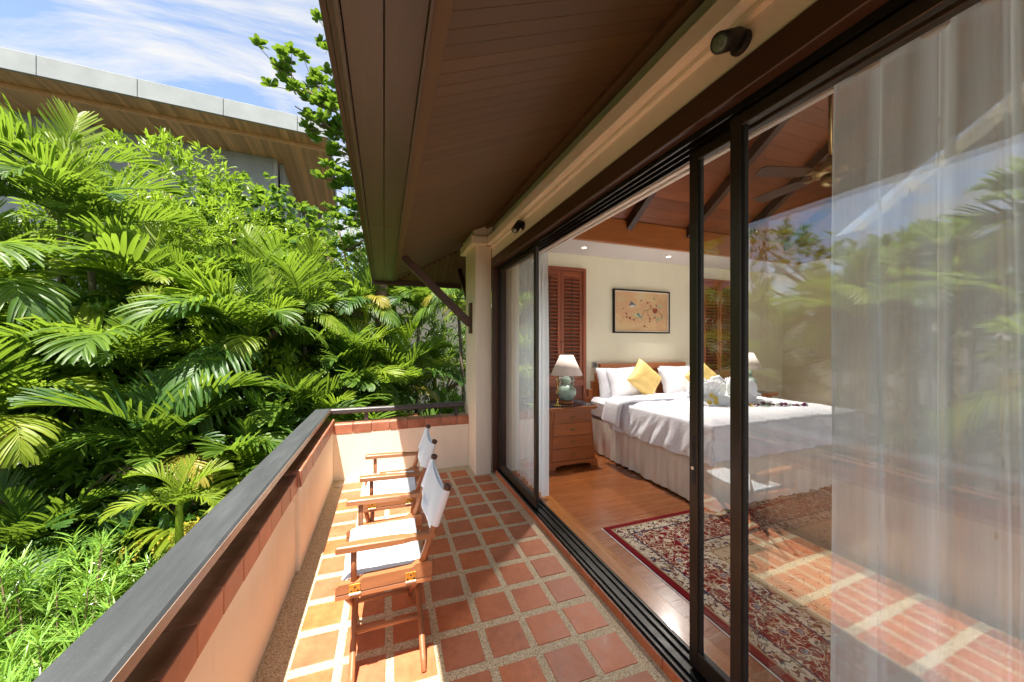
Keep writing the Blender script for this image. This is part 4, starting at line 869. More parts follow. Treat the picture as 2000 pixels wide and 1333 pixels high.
# garden wall pieces glimpsed between the palms
gp = thing('garden_pillar', 'terracotta-coloured rendered pillar glimpsed behind the palm fronds', 'pillar', (-1.75, 9.9, -3.2)); MB().box(-.2, .2, -.2, .2, 0, 5.0, .02).build('shaft', 'terracotta_wall', gp); MB().box(-.25, .25, -.25, .25, 5.0, 5.12, .02).build('coping', 'terracotta_wall', gp)
gr_ = thing('low_roof', 'small grey slate roof below the palms', 'roof', (-1.4, 8.6, -3.2)); MB().add([(-1, -.9, 3.3), (.5, -.9, 3.3), (.5, .7, 4.3), (-1, .7, 4.3), (-1, -.9, 3.2), (.5, -.9, 3.2), (.5, .7, 4.2), (-1, .7, 4.2)], [(0, 1, 2, 3), (4, 5, 6, 7), (0, 1, 5, 4), (1, 2, 6, 5), (2, 3, 7, 6), (3, 0, 4, 7)]).build('slates', 'slate', gr_); MB().box(-.9, .4, -.7, .6, 0, 3.25).build('wall', 'terracotta_wall', gr_)
pt_ = thing('plant_pot', 'terracotta garden pot among the shrubs beyond the end wall', 'pot', (.2, 7.0, -3.2)); MB().lathe([(.22, 2.4), (.34, 2.7), (.40, 3.1), (.36, 3.25), (.42, 3.3), (.42, 3.4), (.34, 3.4)], 24).build('pot', 'terracotta_wall', pt_, True); MB().box(-.3, .3, -.3, .3, 0, 2.4, .02).build('plinth', 'terracotta_wall', pt_)

# ================================================================ leaves in bulk
import numpy as np
def fast_mesh(name, V, Fq, smooth=True):
    me = bpy.data.meshes.new(name); me.vertices.add(len(V)); me.vertices.foreach_set('co', V.astype(np.float32).ravel())
    n = len(Fq); k = Fq.shape[1]; me.loops.add(n*k); me.loops.foreach_set('vertex_index', Fq.astype(np.int32).ravel())
    me.polygons.add(n); me.polygons.foreach_set('loop_start', np.arange(0, n*k, k, dtype=np.int32))
    me.polygons.foreach_set('use_smooth', np.ones(n, dtype=bool) if smooth else np.zeros(n, dtype=bool)); me.update(calc_edges=True); return me
LEAF = {  # outlines with a raised pair of halves: x along the leaf, y across, z up
 'obovate': (np.array([(0, 0, 0), (.35, .17, .05), (.75, .28, .06), (1, .10, -.02), (1, -.10, -.02), (.75, -.28, .06), (.35, -.17, .05), (.55, 0, -.02)]), np.array([(0, 7, 2, 1), (7, 3, 2, 2), (7, 4, 3, 3), (0, 6, 5, 7), (7, 5, 4, 4)])),
 'lance': (np.array([(0, 0, 0), (.4, .12, .05), (.4, 0, 0), (.4, -.12, .05), (1, 0, -.14), (.75, .07, .0), (.75, -.07, .0), (.75, 0, -.04)]), np.array([(0, 2, 1, 1), (0, 3, 2, 2), (2, 7, 5, 1), (3, 6, 7, 2), (7, 4, 5, 5), (6, 4, 7, 7)])),
 'needle': (np.array([(0, .018, 0), (0, -.018, 0), (.5, .036, .05), (.5, -.036, .05), (1, .006, .0), (1, -.006, .0)]), np.array([(0, 1, 3, 2), (2, 3, 5, 4)])),
 'round': (np.array([(0, 0, 0), (.2, .38, .05), (.65, .42, .04), (1, 0, -.06), (.65, -.42, .04), (.2, -.38, .05), (.5, 0, -.03)]), np.array([(0, 6, 2, 1), (6, 3, 2, 2), (0, 5, 4, 6), (6, 4, 3, 3)])),
}
def tris(F):
    out = []
    for f in F:
        u = list(dict.fromkeys(f.tolist()))
        for i in range(1, len(u)-1): out.append((u[0], u[i], u[i+1]))
    return np.array(out)
for k_ in LEAF: LEAF[k_] = (LEAF[k_][0], tris(LEAF[k_][1]))
def leaf_cloud(name, kind, P, D, size, rs, flat=.5):
    """P leaf bases, D leaf directions; one mesh"""
    V0, F0 = LEAF[kind]; n = len(P)
    D = D/np.linalg.norm(D, axis=1)[:, None]
    up = np.tile([0, 0, 1.0], (n, 1)) + rs.normal(0, flat, (n, 3)); S = np.cross(up, D); S /= np.linalg.norm(S, axis=1)[:, None]+1e-9; N = np.cross(D, S)
    sz = size*rs.uniform(.65, 1.2, n)
    V = P[:, None, :] + sz[:, None, None]*(V0[None, :, 0:1]*D[:, None, :] + V0[None, :, 1:2]*S[:, None, :] + V0[None, :, 2:3]*N[:, None, :])
    F = F0[None] + (np.arange(n)*len(V0))[:, None, None]
    return fast_mesh(name, V.reshape(-1, 3), F.reshape(-1, 3))
def shrub(name, label, cat, base, lobes, kind, mat, size, n_cl, per, seed, group=None, spread=.9, trunk=True, droop=0., stuff=False, trad=.07, fill=.25):
    rs = np.random.RandomState(seed); t = thing(name, label, cat, base, group)
    vol = np.array([r[0]*r[1]+r[1]*r[2]+r[0]*r[2] for _, r in lobes]); ks = rs.choice(len(lobes), n_cl, p=vol/vol.sum())
    d = rs.normal(0, 1, (n_cl, 3)); d[:, 2] = np.where(rs.rand(n_cl) < .7, np.abs(d[:, 2]), d[:, 2]); d /= np.linalg.norm(d, axis=1)[:, None]
    C = np.array([l[0] for l in lobes])[ks]; Rr = np.array([l[1] for l in lobes])[ks]
    rad = np.where(rs.rand(n_cl) < fill, rs.uniform(.35, .9, n_cl), rs.uniform(.88, 1.08, n_cl))
    bump = 1 + .16*np.sin(d[:, 0]*7+seed)*np.cos(d[:, 1]*6+seed) + .12*np.sin(d[:, 2]*9+d[:, 0]*5)
    CP = C + d*Rr*(rad*bump)[:, None]
    out = d + np.array([0, 0, .35]); out /= np.linalg.norm(out, axis=1)[:, None]
    P = np.repeat(CP, per, 0) + rs.normal(0, size*.22, (n_cl*per, 3)); D = np.repeat(out, per, 0) + rs.normal(0, spread, (n_cl*per, 3)); D[:, 2] -= droop
    o = link('crown', leaf_cloud('crown', kind, P - np.array(base), D, size, rs), mat, t)
    if trunk:
        b = MB(); c0 = Vector(lobes[0][0]) - Vector(base)
        b.tube([(0, 0, 0), (.1*c0.x+.05, .1*c0.y, c0.z*.35), (c0.x*.6, c0.y*.6, c0.z*.7), tuple(c0)], [trad*1.4, trad, trad*.8, trad*.4], 8)
        for l, r in lobes:
            for q in range(4):
                e = Vector(l) - Vector(base) + Vector((rs.uniform(-.7, .7)*r[0], rs.uniform(-.7, .7)*r[1], rs.uniform(-.1, .7)*r[2])); b.tube([(c0.x*.6, c0.y*.6, c0.z*.7), tuple((Vector((c0.x*.6, c0.y*.6, c0.z*.7))+e)/2 + Vector((0, 0, .1))), tuple(e)], [trad*.5, trad*.35, trad*.12], 6)
        b.build('trunk', 'twig', t, True)
    return t

# ================================================================ palms
def frond_mesh(seed, L, e0, arch, pairs, ll, lw, vee, grav, fwd=(62, 22), bare=.16, side=0.0):
    rs = random.Random(seed); N = 26; pts = []; p = Vector((0, 0, 0)); ang = R(e0)
    for i in range(N+1):
        t = i/N; pts.append(p.copy()); a = R(e0) - R(arch)*t**1.35; p = p + Vector((math.cos(a), side*math.sin(t*2.2), math.sin(a))).normalized()*L/N
    def P(t):
        f = min(t*N, N-1e-4); i = int(f); return pts[i].lerp(pts[i+1], f-i)
    def T(t): return (P(min(1, t+.03)) - P(max(0, t-.03))).normalized()
    b = MB()
    b.tube([pts[i] for i in range(0, N+1, 2)], [.016*(1-.82*i/N) for i in range(0, N+1, 2)], 6)
    segs = 5
    for k in range(pairs):
        t = bare + (1-bare)*(k+.5)/pairs
        tn = T(t); S = tn.cross(Vector((0, 0, 1)));
        if S.length < .05: S = Vector((0, 1, 0))
        S.normalize(); Nn = S.cross(tn).normalized()
        prof = .62 + .38*math.sin(math.pi*min(1, (t-bare)/(1-bare)*1.0+.12)) if t < .8 else .80-.55*(t-.8)/.2
        a_f = R(fwd[0] + (fwd[1]-fwd[0])*((t-bare)/(1-bare))**1.2)
        for sg in (-1, 1):
            if rs.random() < .03: continue
            aa = a_f + rs.uniform(-.10, .10); vv = R(vee) + rs.uniform(-.16, .16)
            D = (S*sg*math.sin(aa)*math.cos(vv) + tn*math.cos(aa) + Nn*math.sin(vv)*math.sin(aa)).normalized()
            ln = ll*prof*rs.uniform(.9, 1.08); wd = lw*rs.uniform(.75, 1.25)*(1.0 if t < .9 else 1.25)
            q = P(t + rs.uniform(-.004, .004)); Wd = (tn - D*tn.dot(D)).normalized(); dd = D.copy(); vs = []; fs = []
            pw_ = [.30, .95, 1.0, .92, .78, .45]
            tw = rs.uniform(-.35, .35)
            for s in range(segs+1):
                u = s/segs; nrm = dd.cross(Wd).normalized(); W2 = (Wd*math.cos(tw*u) + nrm*math.sin(tw*u))
                h = wd*.5*pw_[s]; ke = nrm*(-.20*wd*pw_[s])*(1 if nrm.z > 0 else -1)
                ex = (dd*ln*.055*rs.uniform(-1, 1) if s == segs else Vector((0, 0, 0)))
                vs += [q + W2*h + ex, q + ke, q - W2*h - ex]
                dd = (dd + Vector((0, 0, -1))*grav*(u+.15)*.42).normalized(); Wd = (Wd - dd*Wd.dot(dd)).normalized(); q = q + dd*ln/segs
            for s in range(segs):
                o = s*3; fs += [(o, o+1, o+4, o+3), (o+1, o+2, o+5, o+4)]
            b.add(vs, fs)
    return b.mesh('frond', True)
FR = {}
def frond(style, var, mat):
    k = (style, var, mat)
    if k not in FR:
        e0, arch, ll, lw, vee, gr, pr = {'spear': (84, 28, .60, .046, 34, .06, 24), 'up': (72, 75, .68, .044, 32, .32, 30), 'mid': (52, 95, .72, .046, 20, .60, 30), 'low': (28, 90, .68, .044, 8, .80, 29), 'flat': (34, 50, .68, .042, 26, .26, 30), 'hang': (5, 70, .62, .046, 2, 1.0, 24), 'broad': (60, 100, .62, .085, 30, .34, 16)}[style]
        me = frond_mesh(hash_(k), 1.7, e0 + var*5-5, arch + var*9-9, pr, ll, lw, vee, gr, side=(var-1)*.06); me.materials.append(M[mat]); FR[k] = me
    return FR[k]
def hash_(k): return sum(ord(c)*(i+3) for i, c in enumerate(str(k))) % 99991
PGRP = 'feather palms in the garden beside the balcony'
def fruit(parent, p, mat, n=26, L=.42, seed=0, name='fruit_cluster'):
    rs = random.Random(seed); b = MB()
    for k in range(n):
        a = rs.uniform(0, 6.28); r_ = rs.uniform(.03, .20); ln = L*rs.uniform(.5, 1.1)
        path = [Vector((0, 0, 0)), Vector((math.cos(a)*r_, math.sin(a)*r_, -.02)), Vector((math.cos(a)*r_*1.4, math.sin(a)*r_*1.4, -ln*.5)), Vector((math.cos(a)*r_*1.3, math.sin(a)*r_*1.3, -ln))]
        b.tube(path, [.006, .005, .004, .003], 4, False)
        for q in range(9):
            t = .25+.75*q/9; f = t*3; i = min(2, int(f)); c_ = path[i].lerp(path[i+1], f-i) + Vector((rs.uniform(-.012, .012), rs.uniform(-.012, .012), 0)); s_ = .010
            b.add([c_+Vector(v)*s_ for v in ((1, 0, 0), (0, 1, 0), (-1, 0, 0), (0, -1, 0), (0, 0, 1.3), (0, 0, -1.3))], [(0, 1, 4), (1, 2, 4), (2, 3, 4), (3, 0, 4), (1, 0, 5), (2, 1, 5), (3, 2, 5), (0, 3, 5)])
    o = b.build(name, mat, parent, fix=False); o.location = p; return o
def palm(crown, fronds, label, n_tr=1, seed=0, trad=.045, shaft=True, base_z=-3.2, name='palm_tree'):
    rs = random.Random(seed); cx, cy, cz_ = crown
    off = (rs.uniform(-.25, .25), rs.uniform(-.15, .25)); t = thing(name, label, 'palm', (cx+off[0], cy+off[1], base_z), PGRP)
    top = Vector((-off[0], -off[1], cz_-base_z))
    def stem(b0, tp, r_):
        b = MB(); N = 40; pts = []; rr = []
        for i in range(N+1):
            u = i/N; pts.append(Vector(b0).lerp(tp, u) + Vector((.06*math.sin(u*3), .04*math.sin(u*2.2), 0))*(1-u)*2*u); rr.append(r_*(1.25-.35*u)*(1.0 if i % 2 else .93))
        return b.tube(pts, rr, 9).build('trunk', 'trunk_bark', t, True)
    stem((0, 0, 0), top - Vector((0, 0, .35)), trad)
    for q in range(n_tr-1): stem((rs.uniform(-.3, .3), rs.uniform(-.3, .3), 0), top + Vector((rs.uniform(-.5, .5), rs.uniform(-.3, .5), -rs.uniform(.5, 1.2))), trad*.9)
    if shaft: MB().tube([top+Vector((0, 0, -.40)), top+Vector((0, 0, -.3)), top+Vector((0, 0, -.05)), top+Vector((0, 0, .10))], [trad*.95, trad*1.15, trad*.9, trad*.5], 10).build('crown_shaft', 'palm_leaf_light', t, True)
    for f in fronds:
        st, az, sc, mat = f[:4]; sc *= FS; tilt = f[4] if len(f) > 4 else 0
        o = link('frond', frond(st, rs.randint(0, 3), mat), None, t, top + Vector((rs.uniform(-.03, .03), rs.uniform(-.03, .03), rs.uniform(-.08, .05))), (R(tilt)+rs.uniform(-.12, .12), rs.uniform(-.08, .08), R(az)), sc)
    return t
def rand_fronds(n, seed, sc=1.0, mats=('palm_leaf', 'palm_leaf', 'palm_leaf_dark', 'palm_leaf_light')):
    rs = random.Random(seed); out = []; a0 = rs.uniform(0, 360); n += 6; sc *= 1.0
    if seed % 2: out.append(('hang', a0+70, sc*.8, 'dead_leaf')); out.append(('low', a0+200, sc*.85, 'yellowed_leaf'))
    for i in range(n):
        st = rs.choice(('up', 'up', 'spear', 'mid', 'mid', 'low', 'flat', 'hang', 'broad') if i else ('spear',)); out.append((st, a0 + i*137.5, sc*rs.choice((.75, .9, 1.0, 1.15, 1.4)), rs.choice(mats)))
    return out
FS = .57
PL, PM, PD = 'palm_leaf_light', 'palm_leaf', 'palm_leaf_dark'
gen = 'feather palm packed into the green thicket beside the balcony'
palm((-5.0, 8.0, 4.15), [('flat', 165, 1.9, PM), ('up', 150, 1.7, PM), ('mid', 200, 1.6, PL), ('up', 40, 1.4, PM), ('spear', 120, 1.7, PL), ('flat', 240, 1.5, PM)] + rand_fronds(7, 1, 1.1), 'tall feather palm whose frond tips stand against the villa soffit', 2, 1)
palm((-4.25, 7.3, 3.35), [('up', 262, 1.4, PM), ('spear', 170, 1.45, PL), ('broad', 205, 1.5, PM), ('mid', 20, 1.1, PM), ('flat', 190, 1.4, PM)] + rand_fronds(7, 2, 1.05), 'feather palm with a young upright frond below the villa roof', 2, 2)
palm((-3.35, 7.1, 2.3), [('flat', 20, 1.7, PM), ('mid', 215, 1.6, PM), ('broad', 250, 1.5, PM)] + rand_fronds(8, 3, 1.0), 'feather palm whose broad upright leaflets rise below the lime-green shrub', 2, 3)
palm((-3.0, 6.0, 1.25), [('broad', 175, 1.7, PL), ('mid', 195, 1.7, PL), ('mid', 280, 1.5, PM)] + rand_fronds(7, 4), 'feather palm with yellow-green broad fronds above the young palm', 2, 4)
palm((-4.7, 6.3, 2.15), [('mid', 305, 1.7, PM), ('low', 320, 1.7, PM), ('low', 290, 1.6, PD)] + rand_fronds(7, 5), 'feather palm with a long drooping frond hanging over the yellowed leaves', 2, 5)
palm((-1.85, 6.3, 1.6), [('mid', 235, 1.6, PM), ('hang', 262, 1.7, PD), ('spear', 90, 1.3, PL), ('broad', 200, 1.4, PL)] + rand_fronds(8, 6), 'feather palm with a dark hanging frond near the handrail corner', 2, 6)
palm((-2.3, 5.1, .25), [('up', 70, 1.0, PD), ('mid', 150, .95, PM)] + rand_fronds(7, 7, .95, (PM, PD, PD)), 'dark-fronded palm just behind the young yellow-green palm', 2, 7)
py_ = palm((-1.75, 4.05, .10), [('spear', 60, .50, PL), ('up', 178, .54, PL), ('mid', 200, .52, PL), ('up', 5, .54, PL), ('mid', 330, .48, PL), ('mid', 120, .48, PL)], 'young yellow-green palm standing close to the handrail', 1, 8, trad=.028)
fruit(py_, (.10, .18, 2.95), 'fruit_yellow', 30, .30, 3); fruit(py_, (-.25, .25, 2.85), 'fruit_yellow', 22, .28, 4)
palm((-3.15, 4.65, -.45), [('broad', 170, 1.0, PD), ('broad', 190, .95, PM), ('broad', 350, .85, PM), ('low', 250, .9, PD), ('broad', 210, .9, PD)] + rand_fronds(4, 9, .8, (PD, PD, PM)), 'low palm with broad dark leaflets above the needle-leaved shrub', 1, 9, trad=.03)
palm((-3.7, 5.2, .75), [('low', 190, 1.0, 'yellowed_leaf'), ('hang', 215, 1.0, 'yellowed_leaf'), ('hang', 250, .9, 'dead_leaf'), ('low', 300, .9, 'yellowed_leaf')] + rand_fronds(6, 10, .95), 'feather palm with yellowed and dried-up hanging fronds', 3, 10)
palm((-1.35, 7.3, 2.1), [('low', 200, 1.1, PL), ('mid', 10, 1.1, PM)] + rand_fronds(8, 11), 'feather palm with a light frond reaching to the eave', 2, 11)
palm((-.85, 6.15, .15), [('flat', 35, 1.4, PL), ('mid', 20, 1.4, PM), ('up', 200, 1.4, PD), ('low', 340, .95, PL), ('up', 160, .95, PD), ('flat', 60, .9, PM)] + rand_fronds(3, 12, .9), 'bushy palm whose bright fronds lean towards the handrail corner', 2, 12)
p12 = palm((-.35, 8.0, 2.35), [('hang', 300, 1.0, PL), ('low', 190, 1.1, PM)] + rand_fronds(7, 13), 'palm with a big cluster of yellow fruit under its crown', 1, 13, trad=.055)
fruit(p12, (-.05, -.25, 5.25), 'fruit_yellow', 60, .75, 5); fruit(p12, (.1, -.2, 5.15), 'fruit_yellow', 40, .6, 9)
palm((.75, 8.4, 2.35), [('flat', 190, 1.1, PM), ('mid', 250, 1.1, PM), ('up', 60, 1.1, PD)] + rand_fronds(7, 14), 'slim-trunked palm under the eave strut', 1, 14, trad=.04)
p14 = palm((1.42, 7.05, 2.45), [('mid', 160, 1.0, PD), ('low', 230, .9, PM)] + rand_fronds(7, 15, .95, (PM, PD)), 'ringed-trunk palm with red fruit beside the corner column', 1, 15, trad=.036)
fruit(p14, (.1, -.1, 4.75), 'fruit_red', 22, .30, 6)
GL = {21: 'feather palm standing in front of the light green shrub', 22: 'feather palm behind the slim-trunked palm', 23: 'feather palm behind the red-fruited palm', 24: 'small palm next to the slate roof', 25: 'small palm beyond the end rail', 26: 'short palm in the shade below the end eave', 28: 'feather palm in front of the mid-green bush', 30: 'feather palm in front of the lime-leaved bush under the villa wall', 36: 'low palm between the young palm and the handrail corner', 37: 'feather palm behind the mid-green bush', 81: 'low palm at the foot of the strap-leaved plant', 82: 'low palm in deep shade behind the needle-leaved shrub', 83: 'low palm beneath the yellowed fronds', 84: 'low palm right below the handrail', 85: 'low palm in the shade of the slate roof', 86: 'feather palm beside the lime-leaved bush', 87: 'low palm at the foot of the terracotta pot'}
for i, (c_, sd) in enumerate((((-1.9, 9.0, 2.2), 21), ((.25, 9.6, 2.7), 22), ((2.3, 9.2, 2.6), 23), ((-.6, 7.2, .9), 24), ((.35, 7.6, .6), 25), ((1.2, 9.0, .8), 26), ((-6.3, 8.8, 3.2), 27), ((-2.6, 7.6, 1.7), 28), ((-5.0, 5.2, .6), 29), ((-3.9, 8.3, 1.9), 30), ((-6.2, 6.2, 2.2), 31), ((-5.4, 3.6, .9), 32), ((-5.2, 2.6, -.1), 33), ((-6.0, 2.2, 1.6), 34), ((-5.0, 1.0, .3), 35), ((-1.6, 5.4, -.3), 36), ((-2.2, 8.2, 1.0), 37), ((-7.2, 4.3, 2.6), 38), ((-5.5, .2, 1.6), 39), ((-3.3, 5.4, -1.0), 81), ((-2.5, 4.5, -1.2), 82), ((-4.2, 4.4, -.6), 83), ((-1.3, 4.9, -1.0), 84), ((-1.5, 6.9, -.4), 85), ((-3.0, 6.9, .2), 86), ((.5, 6.4, -.9), 87))):
    palm(c_, rand_fronds(10, sd, 1.05 if c_[2] > .5 else .9), GL.get(sd, 'feather palm further along the garden, mirrored in the glass doors'), 2 if c_[2] > 1 else 1, sd)

rg_ = random.Random(77)
for iy, yy in enumerate((5.2, 5.9, 6.6, 7.3, 8.0)):
    for ix in range(5):
        xx = -.55*yy + (ix + .25 + .5*rg_.random())*(.52*yy)/5 + (.25 if iy % 2 else 0); zz = -.5 + (yy-5.2)*1.06 + rg_.uniform(-.45, .35) - max(0, xx+2.2)*.75
        palm((xx, yy + rg_.uniform(-.25, .25), zz), rand_fronds(9, 200+iy*10+ix, 1.0), gen, 1, 200+iy*10+ix, trad=.035)
for ix in range(16):     # thicket further along, beside the near half of the balcony (seen in the glass)
    xx = -4.3 - 3.2*((ix*.618) % 1); yy = -.6 + 5.0*((ix*.414) % 1)
    if xx > -.66*yy: continue
    palm((xx, yy, -.2 + (-xx-2.6)*.75 + rg_.uniform(-.3, .4)), rand_fronds(10, 300+ix, 1.15, ('palm_leaf', 'palm_leaf_light', 'palm_leaf')), 'feather palm further along the garden, mirrored in the glass doors', 1, 300+ix, trad=.035)
# ================================================================ shrubs and trees
for q, (cx_, cy_, cz__, mt2, kd2, sz2, lb2) in enumerate(((-4.2, 6.5, 1.6, 'shrub_leaf', 'lance', .16, 'leafy bush behind the yellowed palm fronds'), (-3.6, 6.0, .3, 'vine_leaf', 'round', .11, 'round-leaved creeper in the shade behind the yellowed fronds'), (-2.0, 6.6, .9, 'lime_leaf', 'lance', .13, 'bright bush in the middle of the thicket'), (-2.6, 7.4, 2.2, 'lime_leaf', 'lance', .15, 'bright bush below the big lime-green bush'), (-1.2, 6.7, .2, 'shrub_leaf', 'lance', .13, 'leafy bush near the handrail corner'), (-3.0, 5.0, -.9, 'shrub_leaf', 'lance', .18, 'leafy bush just behind the needle-leaved shrub'), (-2.0, 4.9, -1.0, 'vine_leaf', 'round', .11, 'round-leaved creeper behind the young palm'))):
    shrub('shrub', lb2, 'shrub', (cx_, cy_, -3.2), [((cx_, cy_, cz__), (.75, .4, .65)), ((cx_+.5, cy_+.2, cz__-.4), (.6, .4, .6))], kd2, mt2, sz2, 260, 9, 140+q, 'shrubs and trees of the garden', spread=.85, trad=.03)
shrub('shrub', 'big round lime-green bush behind the front row of palms', 'shrub', (-3.4, 9.5, -3.2), [((-3.4, 9.4, 3.5), (1.2, .7, 1.0)), ((-2.3, 9.2, 2.7), (1.0, .7, .9)), ((-4.6, 9.4, 3.7), (1.0, .7, .9)), ((-3.4, 9.1, 2.3), (1.8, .7, 1.0))], 'lance', 'lime_leaf', .17, 760, 9, 45, 'shrubs and trees of the garden', spread=.75)
shrub('shrub', 'mid-green bush of small leaves between the lime bush and the eave', 'shrub', (-1.3, 9.3, -3.2), [((-1.4, 9.2, 2.6), (.9, .6, .8)), ((-.7, 9.3, 1.8), (.9, .6, .9))], 'lance', 'shrub_leaf', .12, 420, 9, 46, 'shrubs and trees of the garden', spread=.85)
SH = 'shrubs and trees of the garden'
shrub('shrub', 'tall lime-green shrub in full sun before the concrete villa wall', 'shrub', (-5.1, 11.6, -3.2), [((-5.1, 11.4, 5.4), (1.6, 1.2, 1.2)), ((-6.4, 11.2, 4.3), (1.3, 1.1, 1.2)), ((-3.9, 11.2, 4.5), (1.2, 1.0, 1.1)), ((-5.0, 11.0, 3.4), (2.2, 1.2, 1.3))], 'lance', 'lime_leaf', .24, 620, 9, 41, SH, spread=.75)
shrub('climbing_vine', 'mound of heart-leaved climbing vine at the corner of the villa', 'vine', (-3.0, 12.0, -3.2), [((-3.2, 11.7, 4.6), (1.5, 1.0, 1.35)), ((-2.4, 11.4, 3.6), (1.6, 1.0, 1.2)), ((-4.2, 11.0, 3.6), (1.5, 1.0, 1.2)), ((-3.2, 11.0, 2.4), (2.2, 1.0, 1.4))], 'round', 'vine_leaf', .17, 900, 7, 42, SH, spread=.9, droop=.5)
shrub('shrub', 'rounded light green shrub below the villa terrace', 'shrub', (-1.9, 10.6, -3.2), [((-2.0, 10.5, 3.7), (.95, .8, .75)), ((-1.2, 10.7, 3.2), (.8, .7, .7)), ((-1.7, 10.2, 2.6), (1.2, .8, 1.0))], 'lance', 'lime_leaf', .15, 420, 9, 43, SH, spread=.8)
shrub('garden_tree', 'dark leafy tree between the villa terrace and the eave', 'tree', (-.5, 10.8, -3.2), [((-.7, 10.6, 4.2), (.8, .8, 1.3)), ((.2, 10.8, 3.6), (1.2, .9, 1.6)), ((-.6, 10.4, 2.6), (1.0, .8, 1.0))], 'lance', 'shrub_leaf', .13, 620, 9, 44, SH, spread=.9)
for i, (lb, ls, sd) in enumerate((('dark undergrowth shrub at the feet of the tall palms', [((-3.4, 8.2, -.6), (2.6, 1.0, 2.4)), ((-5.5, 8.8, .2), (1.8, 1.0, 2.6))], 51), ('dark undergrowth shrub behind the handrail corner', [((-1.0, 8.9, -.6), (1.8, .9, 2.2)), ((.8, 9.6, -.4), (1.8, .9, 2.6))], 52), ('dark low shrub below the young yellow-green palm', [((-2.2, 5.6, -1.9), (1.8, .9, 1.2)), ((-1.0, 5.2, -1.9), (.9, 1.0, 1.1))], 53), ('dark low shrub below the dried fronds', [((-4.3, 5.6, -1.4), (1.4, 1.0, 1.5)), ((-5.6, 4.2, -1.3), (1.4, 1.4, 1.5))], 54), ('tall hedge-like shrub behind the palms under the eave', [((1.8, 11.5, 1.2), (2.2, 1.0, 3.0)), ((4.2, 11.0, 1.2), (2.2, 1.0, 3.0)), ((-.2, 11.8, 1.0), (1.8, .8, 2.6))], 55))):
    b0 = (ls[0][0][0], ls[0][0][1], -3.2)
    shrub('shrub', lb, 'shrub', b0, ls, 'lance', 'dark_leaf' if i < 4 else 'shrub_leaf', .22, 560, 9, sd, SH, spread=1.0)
for lb, ls, kd, mt_n, sz_, sd in (('small-leaved bush beneath the drooping fronds near the young palm', [((-2.6, 5.7, .35), (.7, .35, .5)), ((-1.7, 5.9, .5), (.6, .35, .5))], 'lance', 'shrub_leaf', .12, 97), ('heart-leaved creeper climbing among the palm stems', [((-3.9, 7.0, 1.5), (.8, .4, .7)), ((-4.3, 6.8, .6), (.8, .4, .7))], 'round', 'vine_leaf', .12, 98), ('small lime bush between the palm stems and the slate roof', [((-1.6, 7.4, .9), (.6, .35, .6)), ((-2.3, 7.3, .4), (.6, .35, .6))], 'lance', 'lime_leaf', .11, 99), ('small-leaved bush at the foot of the yellow-fruited palm', [((-.3, 7.7, .2), (.6, .35, .7)), ((.4, 8.0, 1.0), (.5, .35, .6))], 'lance', 'shrub_leaf', .11, 100), ('lime-leaved bush pushing up between the feather palms', [((-3.1, 6.7, .7), (.7, .5, .8)), ((-2.5, 6.9, 1.3), (.5, .4, .6))], 'lance', 'lime_leaf', .17, 91), ('mid-green bush behind the drooping palm fronds', [((-2.1, 7.7, 1.8), (.9, .5, .7)), ((-1.4, 8.0, 1.9), (.7, .5, .6))], 'round', 'shrub_leaf', .13, 92), ('lime-leaved bush under the villa wall behind the palms', [((-4.6, 8.4, 2.2), (1.0, .5, .7)), ((-5.7, 8.2, 1.4), (.9, .5, 1.0))], 'lance', 'lime_leaf', .20, 93), ('bush of small bright leaves near the slate roof', [((-.9, 8.3, .9), (.7, .4, .6)), ((.1, 8.5, .3), (.7, .4, .6))], 'lance', 'lime_leaf', .14, 94), ('strap-leaved plant below the dried palm fronds', [((-3.0, 5.5, .1), (.5, .4, .4)), ((-3.6, 6.3, .9), (.6, .4, .5))], 'lance', 'shrub_leaf', .30, 95), ('bush of bright leaves beyond the end wall', [((.5, 7.2, -.6), (.7, .4, .6)), ((1.3, 7.8, -.3), (.6, .4, .7))], 'lance', 'shrub_leaf', .2, 96)):
    shrub('shrub', lb, 'shrub', (ls[0][0][0], ls[0][0][1], -3.2), ls, kd, mt_n, sz_, 260, 9, sd, SH, spread=.8, trad=.03)
# tree outside the picture's left edge (mirrored by the glass) 
shrub('garden_tree', 'large dark-crowned tree further along the garden', 'tree', (-9.5, 4.8, -3.2), [((-9.5, 4.8, 2.9), (1.8, 2.2, 1.3)), ((-8.8, 2.6, 2.4), (1.5, 1.8, 1.2)), ((-9.8, 8.2, 4.0), (1.3, 1.4, 1.4))], 'lance', 'shrub_leaf', .22, 620, 9, 61, SH, trad=.16)
shrub('shrub', 'broad leafy shrub mass further along the garden', 'shrub', (-7.8, 3.0, -3.2), [((-7.8, 3.0, .8), (1.4, 3.2, 2.6)), ((-7.0, 6.0, .6), (1.2, 1.6, 2.2)), ((-7.0, -.5, .4), (1.6, 1.8, 2.4))], 'lance', 'shrub_leaf', .24, 700, 9, 62, SH)
